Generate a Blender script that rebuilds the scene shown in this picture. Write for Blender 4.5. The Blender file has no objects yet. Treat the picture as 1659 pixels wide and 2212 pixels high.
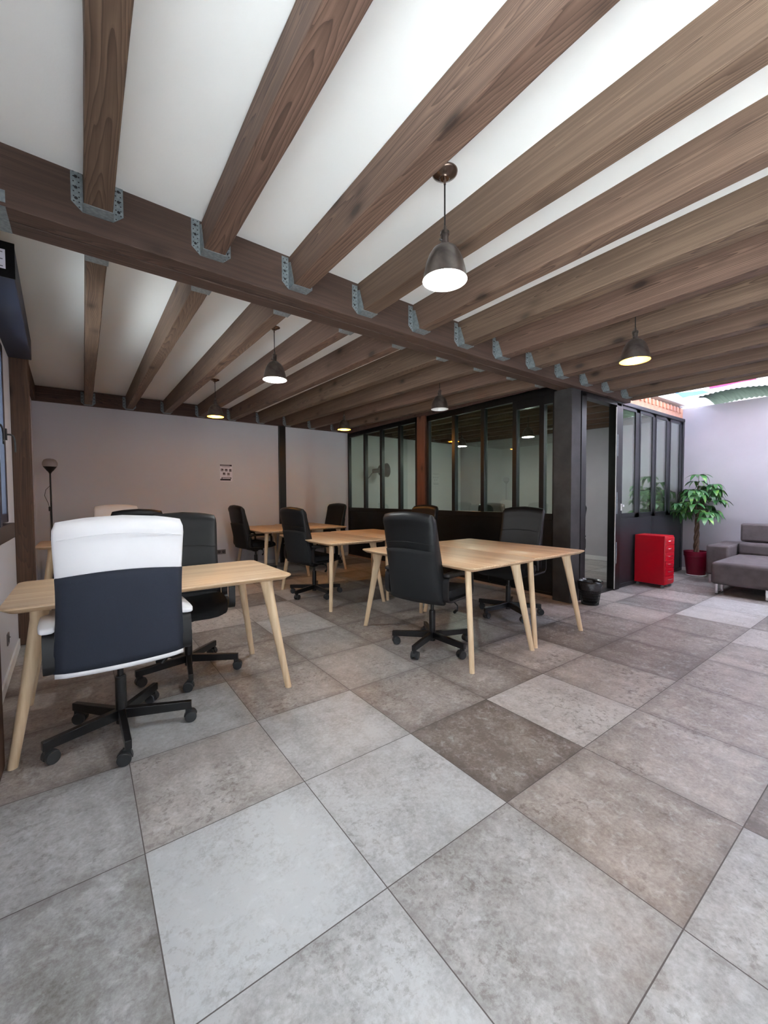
import bpy, bmesh, math, random
from mathutils import Vector, Matrix, noise as mnoise
S = bpy.context.scene
COL = S.collection
PI = math.pi
R = math.radians

# ------------------------------------------------------------------ camera
F_PX, YAW, PITCH, ROLL = 879.9, 0.634415, -0.0351577, -0.0053351
CAM = Vector((-0.139244, -1.596705, 1.228258))
fw = Vector((math.sin(YAW)*math.cos(PITCH), math.cos(YAW)*math.cos(PITCH), math.sin(PITCH)))
rt = Vector((math.cos(YAW), -math.sin(YAW), 0)); up = rt.cross(fw)
rt2 = math.cos(ROLL)*rt + math.sin(ROLL)*up
up2 = -math.sin(ROLL)*rt + math.cos(ROLL)*up
cd = bpy.data.cameras.new('camera'); cam = bpy.data.objects.new('camera', cd); COL.objects.link(cam)
cd.sensor_fit = 'HORIZONTAL'; cd.sensor_width = 36.0; cd.lens = 36.0*F_PX/1659.0
cd.clip_start = 0.05; cd.clip_end = 200
m = Matrix.Identity(4)
for i, v in enumerate((rt2, up2, -fw)):
    for j in range(3): m[j][i] = v[j]
m.translation = CAM
cam.matrix_world = m
S.camera = cam

# ------------------------------------------------------------------ light and exposure
S.view_settings.view_transform = 'Standard'; S.view_settings.look = 'None'
S.view_settings.gamma = 1; S.view_settings.use_curve_mapping = False
S.view_settings.exposure = 0.93
S.cycles.use_denoising = True
S.cycles.max_bounces = 10; S.cycles.diffuse_bounces = 5; S.cycles.glossy_bounces = 4
S.cycles.transparent_max_bounces = 16; S.cycles.transmission_bounces = 6
S.cycles.sample_clamp_indirect = 30.0
S.cycles.caustics_reflective = False; S.cycles.caustics_refractive = False
W = bpy.data.worlds.new('sky'); S.world = W; W.use_nodes = True
wn = W.node_tree.nodes; wl = W.node_tree.links; wn.clear()
wo = wn.new('ShaderNodeOutputWorld'); wb = wn.new('ShaderNodeBackground')
wtc = wn.new('ShaderNodeTexCoord'); wsep = wn.new('ShaderNodeSeparateXYZ'); wr = wn.new('ShaderNodeValToRGB')
wl.new(wtc.outputs['Generated'], wsep.inputs[0]); wl.new(wsep.outputs['Z'], wr.inputs[0])
wr.color_ramp.elements[0].position = 0.25; wr.color_ramp.elements[0].color = (0.26, 0.27, 0.30, 1)   # dark horizon, as unseen street fronts, limits light on the back wall
wr.color_ramp.elements[1].position = 0.50; wr.color_ramp.elements[1].color = (0.86, 0.93, 1.0, 1)
wl.new(wr.outputs[0], wb.inputs[0]); wb.inputs[1].default_value = 3.5
wl.new(wb.outputs[0], wo.inputs[0])

sund = bpy.data.lights.new('sun', 'SUN'); sund.energy = 72.0; sund.angle = R(1.0); sund.color = (0.82, 0.92, 1.0)
suno = bpy.data.objects.new('sun', sund); COL.objects.link(suno)
suno.rotation_euler = Vector((-0.50, 0.42, 0.80)).to_track_quat('Z', 'Y').to_euler()      # over the left side, falls on the floor behind the camera

def portal(name, loc, rot, sx, sy):
    l = bpy.data.lights.new(name, 'AREA'); l.shape = 'RECTANGLE'; l.size = sx; l.size_y = sy
    l.cycles.is_portal = True
    o = bpy.data.objects.new(name, l); COL.objects.link(o); o.location = loc; o.rotation_euler = rot
    return o
# daylight openings: left window, unseen door added for brightness, skylight on the right
portal('daylight_added_door', (-0.60, -2.95, 1.2), (0, R(-90), 0), 2.3, 3.3)
portal('daylight_left_window', (-0.75, 1.79, 1.68), (0, R(-90), 0), 1.4, 1.2)
portal('daylight_skylight', (6.83, -2.0, 3.1), (0, 0, 0), 2.1, 5.8)

# ------------------------------------------------------------------ helpers
def prop(o, label=None, cat=None, group=None, kind=None):
    if label: o['label'] = label
    if cat: o['category'] = cat
    if group: o['group'] = group
    if kind: o['kind'] = kind
    return o
def empty(name, loc=(0, 0, 0), rz=0.0):
    o = bpy.data.objects.new(name, None); COL.objects.link(o); o.location = loc; o.rotation_euler = (0, 0, rz)
    o.empty_display_size = 0.1
    return o
def copy_tree(o, parent=None):
    c = o.copy(); COL.objects.link(c); c.parent = parent
    for ch in list(o.children): copy_tree(ch, c)
    return c

class MB:
    def __init__(s): s.v = []; s.f = []; s.mi = []
    def add(s, vs, fs, mi=0, M=None):
        b = len(s.v)
        for p in vs:
            p = Vector(p)
            s.v.append(M @ p if M else p)
        for f in fs: s.f.append([b+i for i in f]); s.mi.append(mi)
    def box(s, x0, x1, y0, y1, z0, z1, mi=0, M=None):
        s.add([(x0,y0,z0),(x1,y0,z0),(x1,y1,z0),(x0,y1,z0),(x0,y0,z1),(x1,y0,z1),(x1,y1,z1),(x0,y1,z1)],
              [(0,3,2,1),(4,5,6,7),(0,1,5,4),(1,2,6,5),(2,3,7,6),(3,0,4,7)], mi, M)
    def cyl(s, p0, p1, r0, r1=None, n=20, mi=0, cap=True):
        p0 = Vector(p0); p1 = Vector(p1); r1 = r0 if r1 is None else r1
        d = (p1-p0).normalized(); a = d.orthogonal().normalized(); b = d.cross(a)
        vs = []
        for p, r in ((p0, r0), (p1, r1)):
            for i in range(n):
                t = 2*PI*i/n; vs.append(p + a*math.cos(t)*r + b*math.sin(t)*r)
        fs = [(i, (i+1) % n, n+(i+1) % n, n+i) for i in range(n)]
        if cap: fs += [tuple(reversed(range(n))), tuple(range(n, 2*n))]
        s.add(vs, fs, mi)
    def lathe(s, prof, n=32, c=(0, 0, 0), mi=0):
        vs = []; fs = []
        for r, z in prof:
            for i in range(n):
                t = 2*PI*i/n; vs.append((c[0]+r*math.cos(t), c[1]+r*math.sin(t), c[2]+z))
        for k in range(len(prof)-1):
            for i in range(n):
                j = (i+1) % n; fs.append((k*n+i, k*n+j, (k+1)*n+j, (k+1)*n+i))
        s.add(vs, fs, mi)
    def loft(s, rings, mi=0, cap=True, M=None):
        n = len(rings[0]); vs = [p for r in rings for p in r]; fs = []
        for k in range(len(rings)-1):
            for i in range(n):
                j = (i+1) % n; fs.append((k*n+i, k*n+j, (k+1)*n+j, (k+1)*n+i))
        if cap: fs += [tuple(reversed(range(n))), tuple(range((len(rings)-1)*n, len(rings)*n))]
        s.add(vs, fs, mi, M)
    def tube(s, pts, r, n=8, mi=0):
        pts = [Vector(p) for p in pts]; rings = []
        a = None
        for i, p in enumerate(pts):
            d = (pts[min(i+1, len(pts)-1)]-pts[max(i-1, 0)]).normalized()
            a = d.orthogonal().normalized() if a is None else (a-d*a.dot(d)).normalized()
            b = d.cross(a); rr = r[i] if isinstance(r, (list, tuple)) else r
            rings.append([p + a*math.cos(2*PI*k/n)*rr + b*math.sin(2*PI*k/n)*rr for k in range(n)])
        s.loft(rings, mi)
    def sweep(s, pts, w, h, xdir, mi=0, closed=False):
        # rectangular band, w across xdir, h in the path plane
        pts = [Vector(p) for p in pts]; x = Vector(xdir).normalized(); rings = []; n = len(pts)
        for i, p in enumerate(pts):
            q1 = pts[(i+1) % n] if closed else pts[min(i+1, n-1)]
            q0 = pts[(i-1) % n] if closed else pts[max(i-1, 0)]
            d = (q1-q0).normalized(); nn = x.cross(d).normalized()
            rings.append([p+x*w/2+nn*h/2, p-x*w/2+nn*h/2, p-x*w/2-nn*h/2, p+x*w/2-nn*h/2])
        if closed: rings.append(rings[0])
        s.loft(rings, mi, cap=not closed)
    def build(s, name, mats, parent=None, smooth=None, bevel=0.0, seg=2, sub=0, fix=True):
        me = bpy.data.meshes.new(name); me.from_pydata([tuple(v) for v in s.v], [], s.f)
        if not isinstance(mats, (list, tuple)): mats = [mats]
        for mt in mats: me.materials.append(mt)
        for p, k in zip(me.polygons, s.mi): p.material_index = k
        if fix:
            bm = bmesh.new(); bm.from_mesh(me); bmesh.ops.recalc_face_normals(bm, faces=bm.faces); bm.to_mesh(me); bm.free()
        o = bpy.data.objects.new(name, me); COL.objects.link(o); o.parent = parent
        if bevel:
            md = o.modifiers.new('bevel', 'BEVEL'); md.width = bevel; md.segments = seg; md.limit_method = 'ANGLE'; md.angle_limit = R(40)
        if sub:
            md = o.modifiers.new('sub', 'SUBSURF'); md.levels = sub; md.render_levels = sub
        if smooth is not None:
            me.polygons.foreach_set('use_smooth', [True]*len(me.polygons))
            if smooth < 180 and not sub:
                me.set_sharp_from_angle(angle=R(smooth))
        me.update()
        return o
def superring(cx, cy, cz, a, b, n=24, e=4.0, tilt=0.0):
    out = []
    for i in range(n):
        t = 2*PI*i/n; c = math.cos(t); s_ = math.sin(t)
        x = a*math.copysign(abs(c)**(2/e), c); y = b*math.copysign(abs(s_)**(2/e), s_)
        out.append(Vector((cx+x, cy+y, cz)))
    return out

# ------------------------------------------------------------------ materials
class NT:
    def __init__(s, name):
        s.m = bpy.data.materials.new(name); s.m.use_nodes = True
        s.n = s.m.node_tree.nodes; s.l = s.m.node_tree.links
        s.b = s.n['Principled BSDF']; s.out = s.n['Material Output']
    def new(s, t, **k):
        n = s.n.new(t)
        for a, b in k.items(): setattr(n, a, b)
        return n
    def tc(s, which='Object'): return s.new('ShaderNodeTexCoord').outputs[which]
    def map(s, src, sc=(1, 1, 1), loc=(0, 0, 0), rot=(0, 0, 0)):
        n = s.new('ShaderNodeMapping'); n.inputs['Scale'].default_value = sc; n.inputs['Location'].default_value = loc
        n.inputs['Rotation'].default_value = rot; s.l.new(src, n.inputs[0]); return n.outputs[0]
    def noise(s, src, scale, detail=4, rough=0.55, dist=0.0):
        n = s.new('ShaderNodeTexNoise'); n.inputs['Scale'].default_value = scale; n.inputs['Detail'].default_value = detail
        n.inputs['Roughness'].default_value = rough; n.inputs['Distortion'].default_value = dist
        s.l.new(src, n.inputs['Vector']); return n.outputs['Fac']
    def ramp(s, src, stops):
        n = s.new('ShaderNodeValToRGB'); e = n.color_ramp.elements
        while len(e) < len(stops): e.new(0.5)
        for k, (p, c) in enumerate(stops):
            e[k].position = p; e[k].color = (c, c, c, 1) if isinstance(c, (int, float)) else (*c, 1)
        s.l.new(src, n.inputs[0]); return n.outputs[0]
    def math(s, op, a, b=None, clamp=False):
        n = s.new('ShaderNodeMath', operation=op, use_clamp=clamp)
        for i, v in enumerate((a, b)):
            if v is None: continue
            if isinstance(v, (int, float)): n.inputs[i].default_value = v
            else: s.l.new(v, n.inputs[i])
        return n.outputs[0]
    def mix(s, fac, a, b, mode='MIX'):
        n = s.new('ShaderNodeMix', data_type='RGBA', blend_type=mode)
        for i, v in ((0, fac), (6, a), (7, b)):
            if isinstance(v, (int, float)): n.inputs[i].default_value = v
            elif isinstance(v, tuple): n.inputs[i].default_value = (*v, 1)
            else: s.l.new(v, n.inputs[i])
        return n.outputs[2]
    def bump(s, src, st=0.2, dist=0.01):
        n = s.new('ShaderNodeBump'); n.inputs['Strength'].default_value = st; n.inputs['Distance'].default_value = dist
        s.l.new(src, n.inputs['Height']); s.l.new(n.outputs[0], s.b.inputs['Normal'])
    def col(s, src):
        if isinstance(src, tuple): s.b.inputs['Base Color'].default_value = (*src, 1)
        else: s.l.new(src, s.b.inputs['Base Color'])
    def set(s, rough=None, metal=None, spec=None, **k):
        if rough is not None: s.b.inputs['Roughness'].default_value = rough
        if metal is not None: s.b.inputs['Metallic'].default_value = metal
        if spec is not None: s.b.inputs['Specular IOR Level'].default_value = spec
        for a, b in k.items(): s.b.inputs[a.replace('_', ' ')].default_value = b
        return s

def lin(r, g, b):
    f = lambda c: (c/255/12.92) if c/255 <= 0.04045 else ((c/255+0.055)/1.055)**2.4
    return (f(r), f(g), f(b))

def simple(name, c, rough=0.5, metal=0.0, nscale=30.0, var=0.12, bump=0.0, spec=None, bs=None):
    t = NT(name); n = t.noise(t.tc(), nscale, 4)
    c0 = tuple(x*(1-var) for x in c); c1 = tuple(min(1, x*(1+var)) for x in c)
    t.col(t.ramp(n, [(0.3, c0), (0.7, c1)])); t.set(rough, metal, spec)
    if bump: t.bump(t.noise(t.tc(), bs or nscale*4, 3), bump, 0.004)
    return t.m

def wood_beam(name, base, dark, axis='Y', seed=0.0, contrast=1.0):
    t = NT(name); oc = t.tc('Object'); oi = t.new('ShaderNodeObjectInfo')
    rnd = t.math('MULTIPLY', oi.outputs['Random'], 37.0)
    cmb = t.new('ShaderNodeCombineXYZ')
    for i in range(3): t.l.new(rnd, cmb.inputs[i])
    av = t.new('ShaderNodeVectorMath', operation='ADD')
    sc = {'Y': (1, 0.10, 1), 'X': (0.10, 1, 1), 'Z': (1, 1, 0.10)}[axis]
    mp = t.map(oc, sc)
    t.l.new(mp, av.inputs[0]); t.l.new(cmb.outputs[0], av.inputs[1]); v = av.outputs[0]
    # growth rings: distance from a wandering pith, cut by the flat faces
    wob = t.noise(v, 2.6, 2, 0.5); wob2 = t.noise(v, 9.0, 3, 0.5)
    w = t.new('ShaderNodeSeparateXYZ'); t.l.new(oc, w.inputs[0])
    cr = {'Y': ('X', 'Z'), 'X': ('Y', 'Z'), 'Z': ('X', 'Y')}[axis]
    px = t.math('ADD', w.outputs[cr[0]], t.math('MULTIPLY', oi.outputs['Random'], 0.06))
    pz = t.math('ADD', w.outputs[cr[1]], -0.03)
    dist = t.math('SQRT', t.math('ADD', t.math('POWER', px, 2.0), t.math('POWER', pz, 2.0)))
    dist = t.math('ADD', dist, t.math('MULTIPLY', wob, 0.22)); dist = t.math('ADD', dist, t.math('MULTIPLY', wob2, 0.034))
    ph = t.math('MULTIPLY', dist, 210.0)
    fr = t.math('FRACT', ph)
    ring = t.ramp(fr, [(0.0, 0.25), (0.12, 0.0), (0.75, 0.55), (0.93, 1.0)])
    ringf = t.math('MULTIPLY', ring, 0.75*contrast)
    # fine fibre
    fsc = {'Y': (70, 1.2, 70), 'X': (1.2, 70, 70), 'Z': (70, 70, 1.2)}[axis]
    fib = t.noise(t.map(oc, fsc), 1.0, 3, 0.6)
    blot = t.noise(v, 5.0, 3, 0.6)
    tone = t.noise(t.map(oc, tuple(x*1.0 for x in sc)), 3.0, 2)
    hue = t.math('FRACT', t.math('MULTIPLY', oi.outputs['Random'], 7.31))
    bb = t.mix(hue, (base[0]*.96, base[1]*1.0, base[2]*.96), (base[0]*.98, base[1]*.93, base[2]*.95))
    bd = t.mix(hue, (base[0]*.62, base[1]*.64, base[2]*.60), (base[0]*.62, base[1]*.57, base[2]*.60))
    c = t.mix(t.ramp(blot, [(0.3, 0.0), (0.72, 1.0)]), bb, bd)
    c = t.mix(ringf, c, dark)
    c = t.mix(t.math('MULTIPLY', t.ramp(fib, [(0.42, 1.0), (0.6, 0.0)]), 0.30), c, tuple(x*0.55 for x in dark))
    # knots
    vo = t.new('ShaderNodeTexVoronoi'); vo.inputs['Scale'].default_value = 1.0
    ks = {'Y': (5.0, 2.4, 5.0), 'X': (2.4, 5, 5), 'Z': (5, 5, 2.4)}[axis]
    km = t.new('ShaderNodeVectorMath', operation='ADD'); t.l.new(t.map(oc, ks), km.inputs[0]); t.l.new(cmb.outputs[0], km.inputs[1])
    t.l.new(km.outputs[0], vo.inputs['Vector'])
    kn = t.ramp(vo.outputs['Distance'], [(0.07, 1.0), (0.15, 0.35), (0.26, 0.0)])
    c = t.mix(t.math('MULTIPLY', kn, 0.8), c, tuple(x*0.3 for x in dark))
    t.col(c); t.set(0.62, 0, 0.3)
    hb = t.math('ADD', t.math('MULTIPLY', fib, 0.6), t.math('MULTIPLY', ring, 0.25)); t.bump(hb, 0.35, 0.003)
    return t.m

M = {}
M['joist'] = wood_beam('rough sawn brown fir', lin(136, 110, 93), lin(68, 51, 44), 'Y')
M['beam'] = wood_beam('dark brown fir beam', lin(108, 84, 74), lin(54, 40, 36), 'X')
M['postwood'] = wood_beam('brown fir post', lin(104, 77, 60), lin(62, 45, 38), 'Z', contrast=0.7)
M['redpost'] = wood_beam('reddish fir post', lin(124, 78, 60), lin(80, 48, 40), 'Z', contrast=0.5)

def ash(name, c0, c1):
    t = NT(name); oc = t.tc('Object')
    fib = t.noise(t.map(oc, (3.0, 0.9, 3.0)), 1.0, 2)
    st = t.noise(t.map(oc, (75.0, 1.3, 75.0)), 1.0, 4, 0.6)
    sl = t.new('ShaderNodeSeparateXYZ'); t.l.new(oc, sl.inputs[0])
    pl = t.math('FLOOR', t.math('MULTIPLY', sl.outputs['X'], 11.0))
    wn_ = t.new('ShaderNodeTexWhiteNoise', noise_dimensions='1D'); t.l.new(pl, wn_.inputs['W'])
    c = t.mix(t.ramp(st, [(0.35, 0.0), (0.68, 1.0)]), c0, c1)
    c = t.mix(t.math('MULTIPLY', wn_.outputs['Value'], 0.45), c, tuple(x*0.78 for x in c1))
    t.col(c); t.set(0.42, 0, 0.4); t.bump(st, 0.05, 0.002); return t.m
M['ash'] = ash('ash veneer', lin(240, 215, 182), lin(208, 168, 126))
def ashleg():
    t = NT('solid ash legs'); st = t.noise(t.map(t.tc(), (60, 60, 2.0)), 1.0, 4)
    t.col(t.ramp(st, [(0.3, lin(234, 208, 172)), (0.7, lin(218, 188, 150))])); t.set(0.45); return t.m
M['ashleg'] = ashleg()
def plaster(name, c, var=0.03, sc=90):
    t = NT(name); n = t.noise(t.tc(), 2.0, 3); f = t.noise(t.tc(), sc, 3)
    t.col(t.ramp(n, [(0.3, tuple(x*(1-var) for x in c)), (0.7, c)])); t.set(0.85, 0, 0.2); t.bump(f, 0.12, 0.003); return t.m
M['ceil'] = plaster('white roughcast ceiling', lin(244, 243, 240), 0.02)
M['wall'] = plaster('white painted wall', lin(206, 205, 211))
M['rwall'] = plaster('white rendered wall', lin(180, 175, 180), 0.08, 60)
M['base'] = simple('white baseboard paint', lin(228, 226, 224), 0.5, var=0.03)
M['plinth'] = simple('pale timber plinth', lin(170, 140, 118), 0.6, var=0.1)

def floor_mat():
    t = NT('large stone effect floor tiles'); oc = t.tc('Object')
    at = t.new('ShaderNodeAttribute', attribute_name='tone'); a = at.outputs['Color']
    sp = t.new('ShaderNodeSeparateColor'); t.l.new(a, sp.inputs[0])
    tone, warm, seed = sp.outputs[0], sp.outputs[1], sp.outputs[2]
    cm = t.new('ShaderNodeCombineXYZ')
    for i in range(3): t.l.new(t.math('MULTIPLY', seed, 50.0+i*13), cm.inputs[i])
    ad = t.new('ShaderNodeVectorMath', operation='ADD'); t.l.new(oc, ad.inputs[0]); t.l.new(cm.outputs[0], ad.inputs[1]); v = ad.outputs[0]
    big = t.noise(v, 3.2, 3, 0.6, 0.6); mid = t.noise(v, 14.0, 5, 0.65, 0.5); fine = t.noise(v, 70.0, 4, 0.7)
    band = t.noise(t.map(v, (6.0, 0.8, 1)), 1.0, 2)
    c_l = t.mix(warm, lin(190, 194, 197), lin(194, 184, 177)); c_d = t.mix(warm, lin(112, 110, 106), lin(112, 100, 93))
    k = t.math('MULTIPLY', t.math('ADD', t.math('MULTIPLY', big, 0.9), t.math('MULTIPLY', band, 0.7)), 1.0)
    k = t.math('ADD', k, t.math('MULTIPLY', mid, 0.8)); k = t.math('ADD', k, t.math('MULTIPLY', fine, 1.1))
    k = t.math('SUBTRACT', k, 1.75); k = t.math('MULTIPLY', k, 0.95); k = t.math('ADD', k, tone, True)
    c = t.mix(k, c_d, c_l)
    # dark pitting
    pit = t.noise(v, 34.0, 6, 0.72, 0.25); pm = t.noise(v, 2.4, 3)
    thr = t.math('MULTIPLY', t.ramp(pit, [(0.53, 0.0), (0.60, 1.0)]), t.ramp(pm, [(0.44, 0.0), (0.60, 1.0)]))
    thr = t.math('MULTIPLY', thr, t.math('ADD', 0.35, t.math('MULTIPLY', warm, 0.75)))
    c = t.mix(t.math('MULTIPLY', thr, 0.7, True), c, lin(92, 80, 70))
    lt = t.noise(v, 22.0, 6, 0.7, 0.5)
    c = t.mix(t.math('MULTIPLY', t.ramp(lt, [(0.54, 0.0), (0.70, 1.0)]), 0.40), c, lin(214, 217, 220))
    # grout
    se = t.new('ShaderNodeSeparateXYZ'); t.l.new(oc, se.inputs[0])
    def edge(o):
        f = t.math('FRACT', t.math('ADD', t.math('DIVIDE', o, 0.6), 200.0))
        return t.math('MULTIPLY', t.math('MINIMUM', f, t.math('SUBTRACT', 1.0, f)), 0.6)
    e = t.math('MINIMUM', edge(se.outputs['X']), edge(se.outputs['Y']))
    wear = t.ramp(t.math('ADD', t.math('MULTIPLY', e, 11.0), t.math('MULTIPLY', t.math('SUBTRACT', mid, 0.5), 0.9)), [(0.0, 1.0), (0.75, 0.0)])
    c = t.mix(t.math('MULTIPLY', wear, t.math('MULTIPLY', t.math('SUBTRACT', 1.05, tone), 0.6)), c, lin(82, 73, 69))
    g = t.math('LESS_THAN', e, 0.0018)
    c = t.mix(g, c, lin(92, 86, 84))
    t.col(c)
    rr = t.math('ADD', t.math('MULTIPLY', mid, 0.25), 0.27); rr = t.math('ADD', rr, t.math('MULTIPLY', g, 0.4)); t.l.new(rr, t.b.inputs['Roughness'])
    t.b.inputs['Specular IOR Level'].default_value = 0.5
    h = t.math('SUBTRACT', t.math('MULTIPLY', fine, 0.25), g); t.bump(h, 0.25, 0.002)
    return t.m
M['floor'] = floor_mat()
def galv(name='galvanised steel', holes=False):
    t = NT(name); oc = t.tc('Object')
    vo = t.new('ShaderNodeTexVoronoi'); vo.inputs['Scale'].default_value = 60; t.l.new(oc, vo.inputs['Vector'])
    c = t.mix(t.math('MULTIPLY', vo.outputs['Distance'], 1.0), lin(150, 158, 160), lin(112, 120, 124))
    if holes:
        se = t.new('ShaderNodeSeparateXYZ'); t.l.new(oc, se.inputs[0])
        ax = t.math('ABSOLUTE', se.outputs['X'])
        def dots(px, pz, ox, oz, r):
            fx = t.math('SUBTRACT', t.math('FRACT', t.math('DIVIDE', t.math('SUBTRACT', ax, ox), px)), 0.5)
            fz = t.math('SUBTRACT', t.math('FRACT', t.math('DIVIDE', t.math('SUBTRACT', se.outputs['Z'], oz), pz)), 0.5)
            d = t.math('ADD', t.math('POWER', t.math('MULTIPLY', fx, px), 2.0), t.math('POWER', t.math('MULTIPLY', fz, pz), 2.0))
            return t.math('LESS_THAN', d, r*r)
        m1 = dots(.020, .022, .0605, .004, .0030); m2 = dots(.08, .048, .0420, .028, .0068)
        on = t.math('MULTIPLY', t.math('GREATER_THAN', se.outputs['Y'], -0.0045), t.math('GREATER_THAN', ax, .0615))
        c = t.mix(t.math('MULTIPLY', t.math('MAXIMUM', m1, m2), on), c, lin(44, 42, 44))
    t.col(c); t.set(0.5, 0.35, 0.5); return t.m
M['hanger'] = galv('galvanised hanger steel', True)
M['galv'] = galv()
M['nail'] = simple('dark nail heads', lin(52, 50, 52), 0.5, 0.5)
M['blackmetal'] = simple('black painted steel', lin(8, 8, 9), 0.34, 0.0, spec=0.5)
M['greymetal'] = simple('anthracite aluminium', lin(40, 41, 46), 0.34, 0.2, spec=0.5)
M['column'] = simple('scuffed dark steel column', lin(50, 48, 47), 0.55, 0.1, nscale=4, var=0.5)
M['chairmetal'] = simple('black lacquered base', lin(18, 18, 20), 0.3, 0.0, spec=0.6)
M['blackplastic'] = simple('black plastic', lin(20, 20, 22), 0.5)
M['caster'] = simple('dark grey caster plastic', lin(44, 46, 48), 0.45)
M['leather'] = simple('black leather', lin(21, 22, 24), 0.42, nscale=200, bump=0.15, bs=320, spec=0.32)
M['blackfab'] = simple('black fabric', lin(18, 19, 22), 0.85, nscale=300, bump=0.2, bs=500)
M['whiteleather'] = simple('white leather', lin(240, 240, 242), 0.4, nscale=4, var=0.02, bump=0.06, bs=60)
M['navy'] = simple('navy fabric', lin(36, 42, 56), 0.8, nscale=300, bump=0.2, bs=500)
M['navymetal'] = simple('dark navy aluminium', lin(34, 40, 58), 0.5, 0.0, var=0.05)
M['red'] = simple('red powder coated steel', lin(190, 8, 32), 0.28, 0.0, var=0.04, spec=0.5)
M['chrome'] = simple('chrome', (0.8, 0.8, 0.82), 0.12, 1.0, var=0.02)
M['pot'] = simple('dark red plastic pot', lin(120, 10, 40), 0.4, var=0.08)
M['soil'] = simple('potting soil', lin(60, 44, 36), 0.9, nscale=80, var=0.4)
M['suede'] = simple('grey suede', lin(92, 83, 84), 0.9, nscale=9, var=0.2, bump=0.1, bs=200)
M['trunk'] = simple('brown braided trunk', lin(98, 76, 60), 0.8, nscale=40, var=0.3, bump=0.4)
M['brick'] = simple('salmon terracotta', lin(206, 150, 124), 0.8, nscale=12, var=0.12)
M['paper'] = simple('white paper', lin(224, 220, 232), 0.6, var=0.02)
M['ink'] = simple('dark printed ink', lin(46, 38, 52), 0.6)
M['inklight'] = simple('grey printed ink', lin(140, 132, 142), 0.6)
M['outletgrey'] = simple('grey socket plastic', lin(120, 112, 112), 0.4)
M['outletdark'] = simple('dark socket recess', lin(56, 52, 54), 0.5)
M['cable'] = simple('black cable', lin(22, 20, 20), 0.5)
M['whitepl'] = simple('white plastic', lin(225, 225, 225), 0.4, var=0.02)
M['plaquetext'] = simple('grey lettering', lin(110, 110, 116), 0.5)
def leaf():
    t = NT('glossy green leaves'); oi = t.tc('Object'); n = t.noise(oi, 9.0, 3)
    t.col(t.ramp(n, [(0.3, lin(38, 78, 46)), (0.55, lin(66, 118, 62)), (0.75, lin(150, 190, 84))])); t.set(0.3, 0, 0.5); return t.m
M['leaf'] = leaf()
def bag():
    t = NT('black bin liner'); t.col((0.012, 0.012, 0.014)); t.set(0.22, 0, 0.6); t.bump(t.noise(t.tc(), 30, 4), 0.6, 0.01); return t.m
M['bag'] = bag()
M['basket'] = simple('dark wire mesh', lin(30, 36, 34), 0.45, 0.3)
def bronze():
    t = NT('aged bronze'); n = t.noise(t.tc(), 7, 3, 0.6, 1.0)
    t.col(t.ramp(n, [(0.3, lin(96, 88, 84)), (0.7, lin(140, 132, 126))])); t.set(0.30, 0.85); return t.m
M['bronze'] = bronze()
M['copper'] = simple('dark bronze canopy', lin(112, 94, 84), 0.22, 0.9, nscale=10)
M['shadein'] = simple('white enamel inside', lin(238, 236, 230), 0.5, var=0.01)
M['glowin'] = simple('golden glow inside', lin(236, 196, 104), 0.45, var=0.02)  # yellow of the warm light put into the lining colour
def emis(name, c, s):
    t = NT(name); t.n.remove(t.b); e = t.new('ShaderNodeEmission'); e.inputs[0].default_value = (*c, 1); e.inputs[1].default_value = s
    t.l.new(e.outputs[0], t.out.inputs[0]); return t.m
M['bulb_cool'] = emis('lit bulb, daylight white', (0.93, 0.98, 1.0), 60)
M['bulb_warm'] = emis('lit bulb, warm', (1.0, 0.62, 0.20), 10)
M['bulb_off'] = simple('unlit frosted bulb', lin(220, 215, 205), 0.3)
def glass(name, tint, gl=1.0):
    t = NT(name); t.n.remove(t.b)
    tr = t.new('ShaderNodeBsdfTransparent'); tr.inputs[0].default_value = (*tint, 1)
    g = t.new('ShaderNodeBsdfGlossy'); g.inputs['Roughness'].default_value = 0.01; g.inputs[0].default_value = (0.95, 1.0, 0.97, 1)
    fr = t.new('ShaderNodeLayerWeight'); fr.inputs['Blend'].default_value = 0.5      # Schlick reflectance, same from both faces of the pane
    f2 = t.math('MULTIPLY', t.math('ADD', t.math('MULTIPLY', t.math('POWER', fr.outputs['Facing'], 5.0), 0.96), 0.04), gl, True)
    mx = t.new('ShaderNodeMixShader'); t.l.new(f2, mx.inputs[0]); t.l.new(tr.outputs[0], mx.inputs[1]); t.l.new(g.outputs[0], mx.inputs[2])
    t.l.new(mx.outputs[0], t.out.inputs[0]); return t.m
M['glass'] = glass('partition glass', (0.85, 0.92, 0.83), 2.6)
M['wglass'] = glass('window glass', (0.95, 0.97, 0.97), 1.0)
def sheet(name, c, tw):
    t = NT(name); t.n.remove(t.b)
    a = t.new('ShaderNodeBsdfTranslucent'); a.inputs[0].default_value = (*c, 1)
    d = t.new('ShaderNodeBsdfDiffuse'); d.inputs[0].default_value = (*c, 1)
    tr = t.new('ShaderNodeBsdfTransparent'); tr.inputs[0].default_value = (*c, 1)
    m1 = t.new('ShaderNodeMixShader'); m1.inputs[0].default_value = 0.3; t.l.new(a.outputs[0], m1.inputs[1]); t.l.new(d.outputs[0], m1.inputs[2])
    m2 = t.new('ShaderNodeMixShader'); m2.inputs[0].default_value = tw; t.l.new(m1.outputs[0], m2.inputs[1]); t.l.new(tr.outputs[0], m2.inputs[2])
    t.l.new(m2.outputs[0], t.out.inputs[0]); return t.m
M['poly'] = sheet('clear corrugated plastic', (0.62, 0.605, 0.635), 0.06)
M['polygrey'] = sheet('weathered corrugated plastic', (0.16, 0.19, 0.16), 0.02)
M['tarpblue'] = sheet('pale blue tarpaulin', (0.38, 0.52, 0.85), 0.25)
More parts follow.
